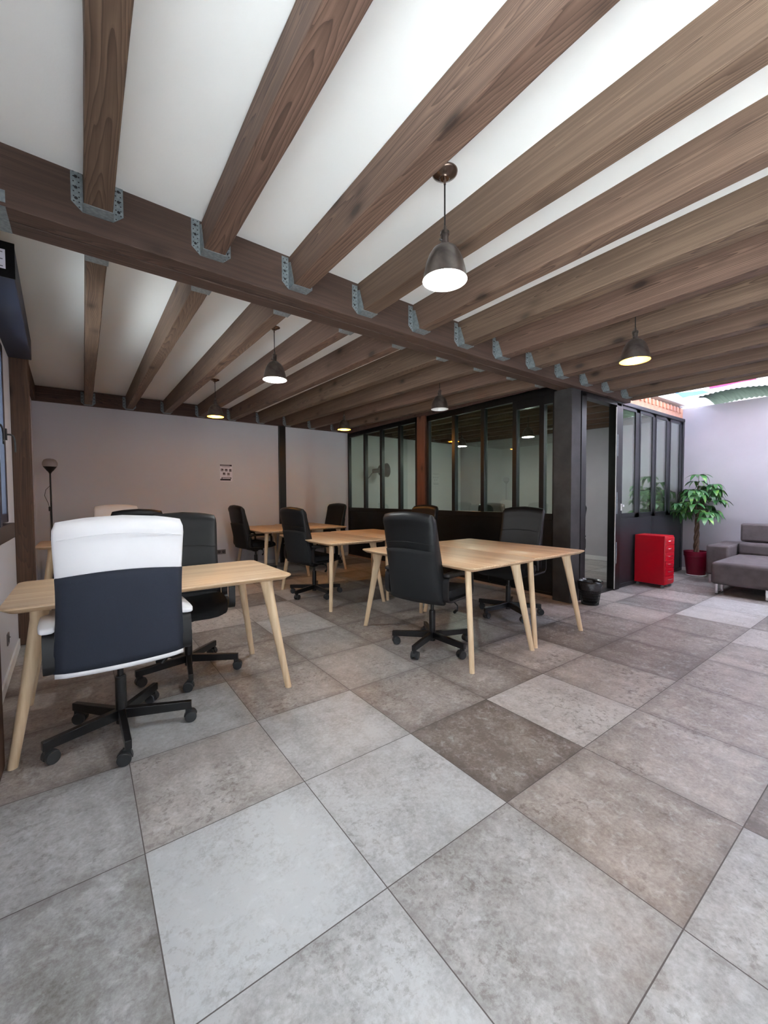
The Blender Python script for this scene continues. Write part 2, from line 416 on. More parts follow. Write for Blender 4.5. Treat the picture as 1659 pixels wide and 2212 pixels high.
M['tarppink'] = sheet('pink tarpaulin', (0.9, 0.28, 0.42), 0.25)
M['frost'] = sheet('frosted grey glass', (0.84, 0.82, 0.82), 0.6)
M['bounceground'] = simple('pale bounce ground', lin(205, 203, 200), 0.9, nscale=3)

# ------------------------------------------------------------------ room shell
YB = 5.865
def lwx(y): return -0.5275 - 0.0277*y            # the left wall runs slightly out of square
def struct(o): o['kind'] = 'structure'; return o

def make_floor():
    rnd = random.Random(5)
    tones = {(0,-1):(.95,.05),(0,0):(.68,.55),(1,-1):(.85,.15),(1,0):(.78,.2),(2,-1):(.12,.8),(2,0):(.42,.7),(1,1):(.5,.7),
             (3,-1):(.86,.6),(3,0):(.3,.7),(4,-1):(.55,.9),(5,-1):(.12,.95),(2,-2):(.42,.8),(3,-2):(.5,.8),(1,-2):(.6,.3),(3,-3):(.18,.9),
             (2,-3):(.75,.3),(0,-2):(.8,.15),(-1,-1):(.48,.12),(-1,0):(.6,.15),(0,1):(.75,.1),(4,-2):(.42,.9),(2,1):(.6,.6),(4,0):(.6,.8),(5,0):(.16,.8),
             (6,-1):(.35,.9),(7,-1):(.4,.9),(5,-2):(.5,.9),(6,-2):(.55,.9),(8,-1):(.9,.7),(8,-2):(.3,.9),(6,0):(.4,.9),(7,0):(.65,.9),(3,1):(.5,.6),(-1,-2):(.4,.2),(0,-3):(.7,.2),(1,-3):(.75,.2)}
    me = bpy.data.meshes.new('floor'); vs = []; fs = []; cols = []
    for i in range(-3, 15):
        for j in range(-9, 11):
            x0 = max(i*.6, -1.5); x1 = (i+1)*.6; y0 = j*.6; y1 = min((j+1)*.6, 6.1)
            if y1 <= y0: continue
            b = len(vs); vs += [(x0,y0,0),(x1,y0,0),(x1,y1,0),(x0,y1,0)]; fs.append((b,b+1,b+2,b+3))
            tn, wm = tones.get((i, j), (rnd.uniform(.2, .85), rnd.uniform(.35, .95)))
            cols += [(tn, wm, rnd.random(), 1)]*4
    me.from_pydata(vs, [], fs); ca = me.color_attributes.new('tone', 'FLOAT_COLOR', 'CORNER')
    for k, c in enumerate(cols): ca.data[k].color = c
    me.materials.append(M['floor']); o = bpy.data.objects.new('floor', me); COL.objects.link(o); struct(o)
make_floor()
mb = MB(); mb.box(-14, 20, -16, 12, -0.12, -0.03); struct(mb.build('floor_bounce_ground', M['bounceground']))  # unseen ground outside, made pale to bounce light up to the ceiling

mb = MB(); mb.box(-3.6, -3.2, 2.4, 9, -0.03, 6.5); struct(mb.build('wall_sun_block', M['rwall']))  # added out of view to block the sun from the left window

# ceiling: flat over the front bay, rising gently to the back wall
mb = MB()
mb.add([(-0.75,-5.05,2.73),(1.4,-5.05,2.70),(5.72,-5.05,2.70),(-0.75,0.9,2.73),(1.4,0.9,2.70),(5.72,0.9,2.70),(8.1,0.9,2.72),
        (-0.95,6.1,2.81),(1.4,6.1,2.81),(5.72,6.1,2.81),(8.1,6.1,2.81)],
       [(0,1,4,3),(1,2,5,4),(3,4,8,7),(4,5,9,8),(5,6,10,9)])
n0 = len(mb.v)
mb.add([v+Vector((0,0,.15)) for v in mb.v[:n0]], [(3,4,1,0),(4,5,2,1),(7,8,4,3),(8,9,5,4),(9,10,6,5)])
for a, b in ((0,1),(1,2),(2,5),(5,6),(6,10),(10,9),(9,8),(8,7),(7,3),(3,0)):
    mb.f.append([a, b, b+n0, a+n0]); mb.mi.append(0)
struct(mb.build('ceiling', M['ceil']))
# back wall
mb = MB(); mb.box(-0.95, 8.1, YB, YB+.2, 0, 2.83); struct(mb.build('wall_back', M['wall']))
mb = MB(); mb.box(4.47, 7.85, YB-.012, YB, 0, .07); mb.box(2.99, 4.38, YB-.012, YB, 0, .07); mb.box(-0.68, 2.86, YB-.012, YB, 0, .07)
struct(mb.build('baseboard_back', M['base'], bevel=.003))
# left wall with a window and a glazed door opening, added unseen to brighten the room
def wall_piece(mb, y0, y1, z0, z1, t=.22):
    mb.add([(lwx(y0),y0,z0),(lwx(y1),y1,z0),(lwx(y1)-t,y1,z0),(lwx(y0)-t,y0,z0),(lwx(y0),y0,z1),(lwx(y1),y1,z1),(lwx(y1)-t,y1,z1),(lwx(y0)-t,y0,z1)],
           [(0,1,2,3),(4,7,6,5),(0,4,5,1),(1,5,6,2),(2,6,7,3),(3,7,4,0)])
mb = MB()
WY0, WY1, WZ0, WZ1 = 1.20, 2.38, 1.0, 2.38
wall_piece(mb, WY1, YB+.1, 0, 2.85); wall_piece(mb, WY0, WY1, 0, WZ0); wall_piece(mb, WY0, WY1, WZ1, 2.85)
wall_piece(mb, -1.30, WY0, 0, 2.85); wall_piece(mb, -4.6, -1.30, 2.35, 2.85); wall_piece(mb, -5.1, -4.6, 0, 2.85)
struct(mb.build('wall_left', M['wall']))
mb = MB()
for y0, y1 in ((0.95, 2.9), (3.02, YB)):
    mb.add([(lwx(y0)+.012,y0,0),(lwx(y1)+.012,y1,0),(lwx(y1),y1,0),(lwx(y0),y0,0),(lwx(y0)+.012,y0,.075),(lwx(y1)+.012,y1,.075),(lwx(y1),y1,.075),(lwx(y0),y0,.075)],
           [(0,1,2,3),(4,7,6,5),(0,4,5,1),(1,5,6,2),(2,6,7,3),(3,7,4,0)])
struct(mb.build('baseboard_left', M['base']))
# right wall
mb = MB(); mb.box(7.86, 8.1, -5.1, 6.07, 0, 2.66); struct(mb.build('wall_right', M['rwall']))
mb = MB(); mb.box(7.845, 7.86, 1.0, YB, 0, .08); mb.box(7.845, 7.86, -5.0, .9, 0, .05); struct(mb.build('baseboard_right', M['base']))
mb = MB(); mb.box(7.86, 8.1, 0.98, 6.07, 2.66, 2.83); struct(mb.build('wall_right_upper', M['rwall']))
# wall behind the camera
mb = MB(); mb.box(-0.7, 8.1, -5.1, -4.95, 0, 2.85); struct(mb.build('wall_front', M['wall']))
d2 = empty('door_added_for_light', (lwx(-2.95), -2.95, 0)); d2['kind'] = 'structure'  # glazed door added behind the camera to bring in light
mb = MB()
for y in (-1.61, 0, 1.61): mb.box(-.16, -.10, y-.04, y+.04, 0, 2.35)
mb.box(-.16, -.10, -1.65, 1.65, 2.27, 2.35); mb.box(-.16, -.10, -1.65, 1.65, 0, .08); mb.build('door_frame', M['navymetal'], d2)
mb = MB(); mb.box(-.134, -.126, -1.6, 1.6, .08, 2.27); mb.build('pane', M['wglass'], d2)

# left window: dark navy casements between white reveals, lever handles
win = empty('window_1', (lwx(1.79), 1.79, 0)); win['kind'] = 'structure'
hy = (WY1-WY0)/2; yo = (WY0+WY1)/2-1.79
def wb_(mb, x0, x1, y0, y1, z0, z1): mb.box(x0, x1, y0+yo, y1+yo, z0, z1)
mb = MB()
for z0, z1 in ((WZ0, WZ0+.07), (WZ1-.07, WZ1)): wb_(mb, -.10, -.03, -hy, hy, z0, z1)
wb_(mb, -.10, -.03, -hy, -hy+.06, WZ0, WZ1); wb_(mb, -.10, -.03, hy-.06, hy, WZ0, WZ1)
mb.build('window_frame', M['navymetal'], win, bevel=.004)
for s0, s1 in ((-hy+.06, -.002), (.002, hy-.06)):
    mb = MB()
    wb_(mb, -.030, .002, s0, s0+.06, WZ0+.07, WZ1-.07); wb_(mb, -.030, .002, s1-.06, s1, WZ0+.07, WZ1-.07)
    wb_(mb, -.030, .002, s0, s1, WZ0+.07, WZ0+.13); wb_(mb, -.030, .002, s0, s1, WZ1-.13, WZ1-.07)
    sash = mb.build('sash', M['navymetal'], win, bevel=.004)
    mb = MB(); wb_(mb, -.028, -.022, s0+.06, s1-.06, WZ0+.13, WZ1-.13); mb.build('pane', M['wglass'], sash)
mb = MB(); mb.box(-.06, .022, -hy+yo-.02, hy+yo+.05, WZ0-.05, WZ0+.06); mb.build('window_sill', simple('dark brown sill', lin(48, 38, 38), 0.4), win, bevel=.004)
mb = MB(); wb_(mb, .002, .030, -.035, .035, WZ0+.06, WZ1-.05); mb.build('meeting_stile', M['navymetal'], win, bevel=.003)
for yy, bend in ((0.0, 1), (.535, 1)):
    mb = MB(); mb.tube([(.005, yy+yo, 1.69), (.026, yy+yo, 1.69), (.040, yy+yo+.010, 1.685), (.047, yy+yo+.018, 1.665), (.050, yy+yo+.022, 1.63), (.050, yy+yo+.022, 1.57)], .006)
    mb.box(.002, .010, yy+yo-.015, yy+yo+.015, 1.65, 1.73); mb.build('handle', M['blackplastic'], win, smooth=60)

# roller shutter box above the window
mb = MB()
y0, y1 = 1.30, 2.90
X0 = lambda y: lwx(y); X1 = lambda y: -.401-.038*(y-1.3)
zb0, zb1, zt0, zt1 = 2.382, 2.385, 2.56, 2.55
rings = []
for y, zb, zt in ((y0, zb0, zt0), (y1, zb1, zt1)):
    rings.append([Vector((X0(y), y, zb)), Vector((X1(y), y, zb)), Vector((X1(y), y, zt)), Vector((X0(y), y, zt))])
mb.loft(rings)
sb = mb.build('shutter_box', M['navymetal'], bevel=.004)
prop(sb, 'long dark navy roller shutter box above the left window', 'shutter box')
mb = MB(); mb.box(X0(y0)+.001, X1(y0)+.002, y0-.006, y0, zb0-.002, zt0+.002); ep = mb.build('end_plate', M['blackmetal'], sb)
mb = MB(); mb.box(X0(y0)+.01, X1(y0)-.035, y0-.0075, y0-.006, zb0+.04, zt0-.04); nl = mb.build('rating_label', M['paper'], sb)
for k in (0, 2, 3, 5, 6):
    z = zt0-.052-k*.012
    mb = MB(); mb.box(X0(y0)+.016, X1(y0)-.045-(k % 3)*.012, y0-.0082, y0-.0075, z-.005, z); mb.build('text_line', M['plaquetext'], nl)

# ------------------------------------------------------------------ timber frame
ORD = ['first', 'second', 'third', 'fourth', 'fifth', 'sixth', 'seventh', 'eighth', 'ninth', 'tenth', 'eleventh', 'twelfth', 'thirteenth', 'fourteenth', 'fifteenth', 'sixteenth', 'seventeenth']
def by0(x): return 0.775 + 0.022*x if x < 3 else 0.841            # near face of the main beam
def by1(x): return by0(x) + 0.215
mb = MB()
def beamseg(mb, f0, f1, z0, z1):
    xs = [-0.78, 1.0, 3.0, 5.72]
    mb.loft([[Vector((x, f0(x), z0)), Vector((x, f1(x), z0)), Vector((x, f1(x), z1)), Vector((x, f0(x), z1))] for x in xs])
beamseg(mb, by0, lambda x: by0(x)+.104, 2.465, 2.74)
mbm = mb.build('main_beam', M['beam'], bevel=.004)
prop(mbm, 'long dark brown double timber beam crossing the ceiling from left to right', 'beam')
mb = MB(); beamseg(mb, lambda x: by0(x)+.111, by1, 2.462, 2.74); mb.build('rear_beam', M['beam'], mbm, bevel=.004)
mb = MB(); mb.box(-0.95, 8.0, 5.80, YB, 2.597, 2.80); o = mb.build('wall_beam', M['beam'], bevel=.003)
prop(o, 'dark timber beam running along the top of the back wall', 'beam')
mb = MB()
mb.loft([[Vector((lwx(y), y, 2.597)), Vector((lwx(y)+.045, y, 2.597)), Vector((lwx(y)+.045, y, 2.80)), Vector((lwx(y), y, 2.80))] for y in (1.05, 5.79)])
o = mb.build('wall_beam', M['beam'], bevel=.003); prop(o, 'dark timber plate along the top of the left wall', 'beam')
# posts
def post(x0, x1, y0, y1, z1, mat, label):
    mb = MB(); mb.box(-(x1-x0)/2, (x1-x0)/2, -(y1-y0)/2, (y1-y0)/2, 0, z1)
    o = mb.build('wooden_post', mat, bevel=.006); o.location = ((x0+x1)/2, (y0+y1)/2, 0); prop(o, label, 'post'); return o
post(lwx(3)+.0, lwx(3)+.118, 2.95, 3.07, 2.595, M['postwood'], 'brown timber post on the left wall just beyond the window')
post(lwx(.9)+.0, lwx(.9)+.090, .78, .92, 2.46, M['postwood'], 'dark timber post at the left edge beside the first desk')
post(4.375, 4.50, 3.405, 3.60, 2.57, M['redpost'], 'reddish timber post between the two glazed partitions')
mb = MB(); mb.box(2.86, 2.985, 5.80, YB, 0, 2.6); o = mb.build('steel_post', M['blackmetal'], bevel=.003)
prop(o, 'slim black steel post standing against the back wall', 'post')

# joists
J0, JP, JW = 0.002, 0.507, 0.108
jl = {0: 2.553, 1: 2.537, 2: 2.512, 3: 2.498}
hang_pts = []
NF = 12
for k in range(NF):
    xr = J0 + JP*k; xl = xr - JW; xc = (xr+xl)/2
    zb = jl.get(k, 2.50)
    y0, y1 = -4.94, by0(xc)-.002
    mb = MB(); L = y1-y0; n = 24
    rr = random.Random(k)
    rings = []
    for i in range(n+1):
        y = -L/2 + L*i/n
        w = [rr.uniform(-.0018, .0018) for _ in range(6)]
        rings.append([Vector((-JW/2+w[0], y, zb-2.6+w[1])), Vector((JW/2+w[2], y, zb-2.6+w[3])), Vector((JW/2+w[4], y, .105)), Vector((-JW/2+w[5], y, .105))])
    mb.loft(rings)
    o = mb.build('ceiling_joist', M['joist'], bevel=.006); o.location = (xc, (y0+y1)/2, 2.6)
    prop(o, ('%s rough brown ceiling joist from the left, on the near side of the main beam' % ORD[k]), 'joist', 'ceiling joists of the front bay')
    hang_pts.append((xc, y1, zb, -1, k))
NBK = 17
for k in range(NBK):
    xr = 0.0 + 0.512*k; xl = xr - JW; xc = (xr+xl)/2
    xl = xr-.008-.092; xr -= .008; xc = (xl+xr)/2; JB = .092
    y0, y1 = by1(xc)+.002, 5.798
    z0, z1 = 2.474, 2.600
    L = y1-y0
    mb = MB(); n = 20; rr = random.Random(50+k); rings = []
    for i in range(n+1):
        y = -L/2 + L*i/n; f = i/n; zb = z0+(z1-z0)*f - 2.6; zt = 2.715+.095*f - 2.6
        w = [rr.uniform(-.0016, .0016) for _ in range(4)]
        rings.append([Vector((-JB/2+w[0], y, zb+w[1])), Vector((JB/2+w[2], y, zb+w[3])), Vector((JB/2, y, zt)), Vector((-JB/2, y, zt))])
    mb.loft(rings)
    if xc > 7.8: continue
    o = mb.build('ceiling_joist', M['joist'], bevel=.006); o.location = (xc, (y0+y1)/2, 2.6)
    prop(o, ('%s brown ceiling joist from the left, between main beam and back wall' % ORD[k]), 'joist', 'ceiling joists of the back bay')
    if xc < 5.5: hang_pts.append((xc, y0, z0, 1, k))
    if xc < 4.4: hang_pts.append((xc, y1, z1, -2, k))

def make_hanger():
    h = MB(); t = .003; w = JW/2+.002; H = .185; fl = .045
    h.box(-w, w, -.075, 0, -t, 0)                                        # seat
    for s in (-1, 1):
        # side wall
        a = s*w; b = s*(w+t)
        h.add([(a,0,-t),(a,-.075,-t),(a,-.075,.02),(a,-.03,H*.8),(a,0,H*.85),(b,0,-t),(b,-.075,-t),(b,-.075,.02),(b,-.03,H*.8),(b,0,H*.85)],
              [(0,1,2,3,4),(9,8,7,6,5),(0,5,6,1),(1,6,7,2),(2,7,8,3),(3,8,9,4)])
        # flange lying on the beam face
        p = [(s*(w+t),-t), (s*(w+fl),.035), (s*(w+fl),H), (s*(w+t),H)]
        h.add([(x,0,z) for x, z in p]+[(x,-t,z) for x, z in p], [(0,1,2,3),(7,6,5,4),(0,4,5,1),(1,5,6,2),(2,6,7,3),(3,7,4,0)])
    root = h.build('joist_hanger', M['hanger'])
    return root
hproto = None
for (x, y, z, side, k) in hang_pts:
    if hproto is None: hproto = make_hanger(); h = hproto
    else: h = copy_tree(hproto)
    if side != -1: h.scale = (.86, 1, 1)
    h.location = (x, y+.0015*(1 if side < 0 else -1), z-.001); h.rotation_euler = (0, 0, 0 if side < 0 else PI)
    if side == -1: prop(h, 'galvanised joist hanger under the %s joist from the left, main beam near side' % ORD[k], 'joist hanger', 'joist hangers on the near side of the main beam')
    elif side == 1: prop(h, 'galvanised joist hanger under the %s joist from the left, main beam far side' % ORD[k], 'joist hanger', 'joist hangers on the far side of the main beam')
    else: prop(h, 'galvanised joist hanger at the back wall under the %s joist from the left' % ORD[k], 'joist hanger', 'joist hangers along the back wall')
# hanger on the wall post end of the main beam
mb = MB(); mb.box(-0.43, -0.375, by0(-.4)-.003, by0(-.4), 2.48, 2.53); mb.box(-0.43, -0.375, by0(-.4)-.003, by0(-.4)+.21, 2.459, 2.462)
o = mb.build('metal_bracket', M['galv']); prop(o, 'small galvanised bracket at the left end of the main beam', 'bracket')

# ------------------------------------------------------------------ steel column and glazed partitions
mb = MB(); mb.box(-.10, .10, -.11, .11, 0, 2.462)
col = mb.build('steel_column', M['column'], bevel=.004); col.location = (4.43, .99, 0)
prop(col, 'dark scuffed square steel column under the main beam beside the doorway', 'column')

def partition(name, XP, ya, yb, ztop, mull, leaf, label):
    """glazed partition in the plane x = XP from ya (near) to yb (far)"""
    r = empty(name, (XP, (ya+yb)/2, 0)); prop(r, label, 'partition'); c = (ya+yb)/2
    fr = MB(); d = .032
    def b(mb, y0, y1, z0, z1, dd=d): mb.box(-dd, dd, y0-c, y1-c, z0, z1)
    b(fr, ya, ya+.05, 0, ztop); b(fr, yb-.05, yb, 0, ztop); b(fr, ya, yb, ztop-.085, ztop); b(fr, ya, yb, .95, 1.025); b(fr, ya, yb, 0, .06)
    fr.build('frame', M['blackmetal'], r, bevel=.003)
    pm = MB(); pm.box(-.02, .02, ya+.05-c, yb-.05-c, .06, .95); pm.build('lower_panel', M['blackmetal'], r)
    edges = [ya+.05] + sum([[m_-.032, m_+.032] for m_ in mull], []) + [yb-.05]
    for m_ in mull:
        q = MB(); b(q, m_-.032, m_+.032, 1.025, ztop-.085, .036); q.build('mullion', M['blackmetal'], r, bevel=.003)
    for i in range(0, len(edges), 2):
        zt = ztop-.085
        if leaf and edges[i+1] <= leaf + .01:
            q = MB(); q.box(-.036, .036, edges[i]-c, edges[i+1]-c, 2.35, ztop-.085); q.build('transom_panel', M['blackmetal'], r); zt = 2.35
        q = MB(); q.box(-.004, .004, edges[i]-c, edges[i+1]-c, 1.025, zt); q.build('pane', M['glass'], r)
    return r
partition('glazed_partition', 4.43, 3.62, 5.86, 2.585, (4.10, 4.66, 5.22), None, 'far black framed glazed partition with four panes next to the back wall')
p2 = partition('glazed_partition', 4.43, 1.105, 3.385, 2.55, (1.30, 1.69, 2.22, 2.78), 1.70, 'near black framed glazed partition between the timber post and steel column')
mb = MB(); mb.box(-.05, -.034, .54-.0, .62, 0, 2.46);
mb = MB(); mb.box(4.385, 4.40, 1.11, 5.85, 0, .03); o = mb.build('trim_1', M['plinth']); struct(o)
mb = MB(); mb.box(4.40, 4.46, 1.10, 5.86, 2.56, 2.70); struct(mb.build('wall_partition_head', M['beam']))

# front partition facing the sofa corner: four panes over two lower panels, beside an open doorway
YP = .93
fp = empty('glazed_partition', (6.65, YP, 0)); prop(fp, 'anthracite glazed partition with four narrow panes behind the red drawer cabinet', 'partition')
cx = 6.65
def bx(mb, x0, x1, z0, z1, d0=-.03, d1=.03): mb.box(x0-cx, x1-cx, d0, d1, z0, z1)
panes = [(5.66, 6.05), (6.22, 6.62), (6.76, 7.14), (7.31, 7.68)]
mb = MB(); bx(mb, 5.56, 5.62, 0, 2.48, -.03, .03); bx(mb, 7.79, 7.855, 0, 2.48); bx(mb, 5.56, 7.855, 2.44, 2.49, -.035, .035); bx(mb, 5.56, 7.855, 0, .05)
mb.build('frame', M['greymetal'], fp, bevel=.003)
for (a, b_) in ((5.62, 6.64), (6.66, 7.79)):
    q = MB(); bx(q, a, b_, .05, .93, -.015, .015); q.build('lower_panel', M['greymetal'], fp, bevel=.003)
q = MB(); xs = [5.62] + [v for pr_ in panes for v in pr_] + [7.79]
for i in range(0, len(xs), 2): bx(q, xs[i], xs[i+1], .93, 2.44, -.016, .016)
bx(q, 5.62, 7.79, .93, 1.0, -.016, .016); bx(q, 5.62, 7.79, 2.39, 2.44, -.016, .016)
q.build('sash', M['greymetal'], fp, bevel=.003)
for (a, b_) in panes:
    q = MB()
    bx(q, a-.03, a, .97, 2.42, -.022, -.016); bx(q, b_, b_+.03, .97, 2.42, -.022, -.016); bx(q, a, b_, .97, 1.0, -.022, -.016); bx(q, a, b_, 2.39, 2.42, -.022, -.016)
    q.build('bead', M['greymetal'], fp, bevel=.002)
    q = MB(); bx(q, a, b_, 1.0, 2.39, -.012, -.006); q.build('pane', M['glass'], fp)
q = MB(); bx(q, 5.575, 5.605, 1.04, 1.13, -.05, -.03); bx(q, 5.58, 5.61, 1.09, 1.12, -.075, -.05); q.build('lock_handle', M['whitepl'], fp, bevel=.004)
# doorway: lining, threshold and hinge plates
dw = empty('door_2', (5.1, YP, 0)); dw['kind'] = 'structure'
q = MB(); q.box(-.55, -.44, -.05, .05, 0, 2.44); q.box(.32, .455, -.05, .05, 0, 2.44); q.box(-.55, .455, -.05, .05, 2.40, 2.46); q.box(-.44, .34, -.03, .05, 0, .02)
q.build('door_frame', M['blackmetal'], dw, bevel=.003)
q = MB(); q.box(.300, .320, -.052, -.046, .02, 2.38); q.build('metal_strip', simple('pale aluminium strip', lin(170, 168, 160), 0.5, 0.2), dw)
for z in (.35, 1.0, 1.75):
    q = MB(); q.box(.340, .362, -.053, -.05, z, z+.28); q.build('hinge_plate', M['galv'], dw, bevel=.002)

# terracotta parapet over the front partition and the plastic roofing over the light well
mb = MB(); mb.box(5.72, 7.86, .935, 1.10, 2.49, 2.66)
o = mb.build('trim_2', M['brick']); struct(o)
q = MB()
for i in range(14):
    x = 5.95+i*.135; q.box(x, x+.05, .915, .935, 2.58, 2.66)
q.build('dentils', M['brick'], o, bevel=.004)
mb = MB(); mb.box(5.72, 5.78, -4.95, .85, 2.50, 2.86); struct(mb.build('trim_3', M['joist']))
def corrugated(name, x0, x1, y0, y1, zf, mat, pitch=.076, amp=.012, ny=40, wavedir='Y', per=10):
    nx = int((x1-x0)/pitch*per) if wavedir == 'X' else ny
    nyy = int((y1-y0)/pitch*per) if wavedir == 'Y' else ny
    vs = []; fs = []
    for i in range(nx+1):
        for j in range(nyy+1):
            x = x0+(x1-x0)*i/nx; y = y0+(y1-y0)*j/nyy
            w = x if wavedir == 'X' else y
            vs.append((x, y, zf(x, y)+amp*math.sin(2*PI*w/pitch)))
    for i in range(nx):
        for j in range(nyy):
            a = i*(nyy+1)+j; fs.append((a, a+nyy+1, a+nyy+2, a+1))
    mb = MB(); mb.add(vs, fs); o = mb.build(name, mat, smooth=180, fix=False)
    md = o.modifiers.new('thick', 'SOLIDIFY'); md.thickness = .0015
    return o
o = corrugated('corrugated_roof_sheet', 5.74, 9.2, -5.0, 1.5, lambda x, y: 2.885+.012*(x-5.7), M['poly'], ny=6, wavedir='Y', per=8)
prop(o, 'clear corrugated plastic roofing over the light well', 'roof sheet')
o = corrugated('crumpled_sheet', 7.35, 8.3, -.35, .62, lambda x, y: 2.755+.025*math.sin(5.1*y+.6)+.03*math.sin(5*x), M['polygrey'], ny=24, wavedir='Y', amp=.008, pitch=.06)
prop(o, 'crumpled grey green corrugated sheet lying on top of the right wall', 'plastic sheet')
def tarp(name, x0, x1, y0, y1, z, mat, label, seed):
    vs = []; fs = []; n = 10
    for i in range(n+1):
        for j in range(n+1):
            x = x0+(x1-x0)*i/n; y = y0+(y1-y0)*j/n
            q_ = mnoise.noise(Vector((x*2+seed, y*2, 0)))
            vs.append((x+.08*mnoise.noise(Vector((y*4, seed, 1))), y+.08*mnoise.noise(Vector((x*4, seed, 2))), z+.035*q_))
    for i in range(n):
        for j in range(n): a = i*(n+1)+j; fs.append((a, a+n+1, a+n+2, a+1))
    mb = MB(); mb.add(vs, fs); o = mb.build(name, mat, smooth=180, fix=False); md = o.modifiers.new('thick', 'SOLIDIFY'); md.thickness = .001
    prop(o, label, 'tarpaulin')
tarp('tarpaulin', 7.25, 7.62, .50, .85, 2.80, M['tarpblue'], 'pale blue tarpaulin scrap on the light well roofing', 3)
tarp('tarpaulin', 6.95, 7.35, -.10, .42, 2.82, M['tarppink'], 'pink tarpaulin scrap on the light well roofing', 8)

# ------------------------------------------------------------------ tables
def make_table():
    r = empty('desk', (0, 0, 0))
    # top: X +-0.39, Y +-0.70, rounded corners, underside chamfered inwards
    def ringr(hx, hy_, z, rad):
        pts = []
        for (sx, sy, a0) in ((1, 1, 0), (-1, 1, 90), (-1, -1, 180), (1, -1, 270)):
            for k in range(6):
                a = R(a0+90*k/5); pts.append(Vector((sx*(hx-rad)+rad*math.cos(a), sy*(hy_-rad)+rad*math.sin(a), z)))
        return pts
    mb = MB(); mb.loft([ringr(.355, .665, .708, .035), ringr(.385, .695, .728, .05), ringr(.388, .698, .732, .05), ringr(.388, .698, .738, .05), ringr(.385, .695, .740, .048)])
    mb.build('tabletop', M['ash'], r, smooth=35)
    for sx in (-1, 1):
        for sy in (-1, 1):
            mb = MB(); foot = Vector((sx*.355, sy*.668, 0)); top = Vector((sx*.275, sy*.555, .712))
            dg = Vector((sx, sy, 0)).normalized(); pp = Vector((-dg.y, dg.x, 0)); rings = []
            for f, a, b_, e in ((0, .0195, .0185, 2.2), (.5, .026, .021, 2.4), (.93, .037, .023, 3.0), (1.0, .046, .024, 3.5)):
                c = foot.lerp(top, f); ring = []
                for i in range(16):
                    t = 2*PI*i/16; cc = math.cos(t); ss = math.sin(t)
                    ring.append(c + dg*(a*math.copysign(abs(cc)**(2/e), cc)) + pp*(b_*math.copysign(abs(ss)**(2/e), ss)))
                rings.append(ring)
            mb.loft(rings); mb.build('leg', M['ashleg'], r, smooth=50)
    return r
tp = make_table()
tables = [
    (2.370, .970, 0, 'pale wooden desk, left half of the nearest pair, black leather chair at its left'),
    (3.150, .985, 0, 'pale wooden desk beside the steel column, right half of the nearest pair'),
    (2.335, 2.93, 0, 'wooden desk in the middle pair, left half, with a chair at its left'),
    (3.115, 2.95, 0, 'wooden desk in the middle pair, right half, next to the partition'),
    (2.335, 4.92, 0, 'wooden desk in the farthest pair, left half, near the back wall'),
    (3.115, 5.10, 0, 'wooden desk in the farthest pair, right half, by the partition corner'),
    (.235, 1.235, 90, 'pale wooden desk in front by the left window, white chair pushed to it'),
    (.135, 4.24, 90, 'wooden desk on the left beyond the timber post, near the floor lamp'),
]
for i, (x, y, rz, lab) in enumerate(tables):
    o = tp if i == 0 else copy_tree(tp)
    o.location = (x, y, 0); o.rotation_euler = (0, 0, R(rz)); prop(o, lab, 'desk', 'ash wood desks')

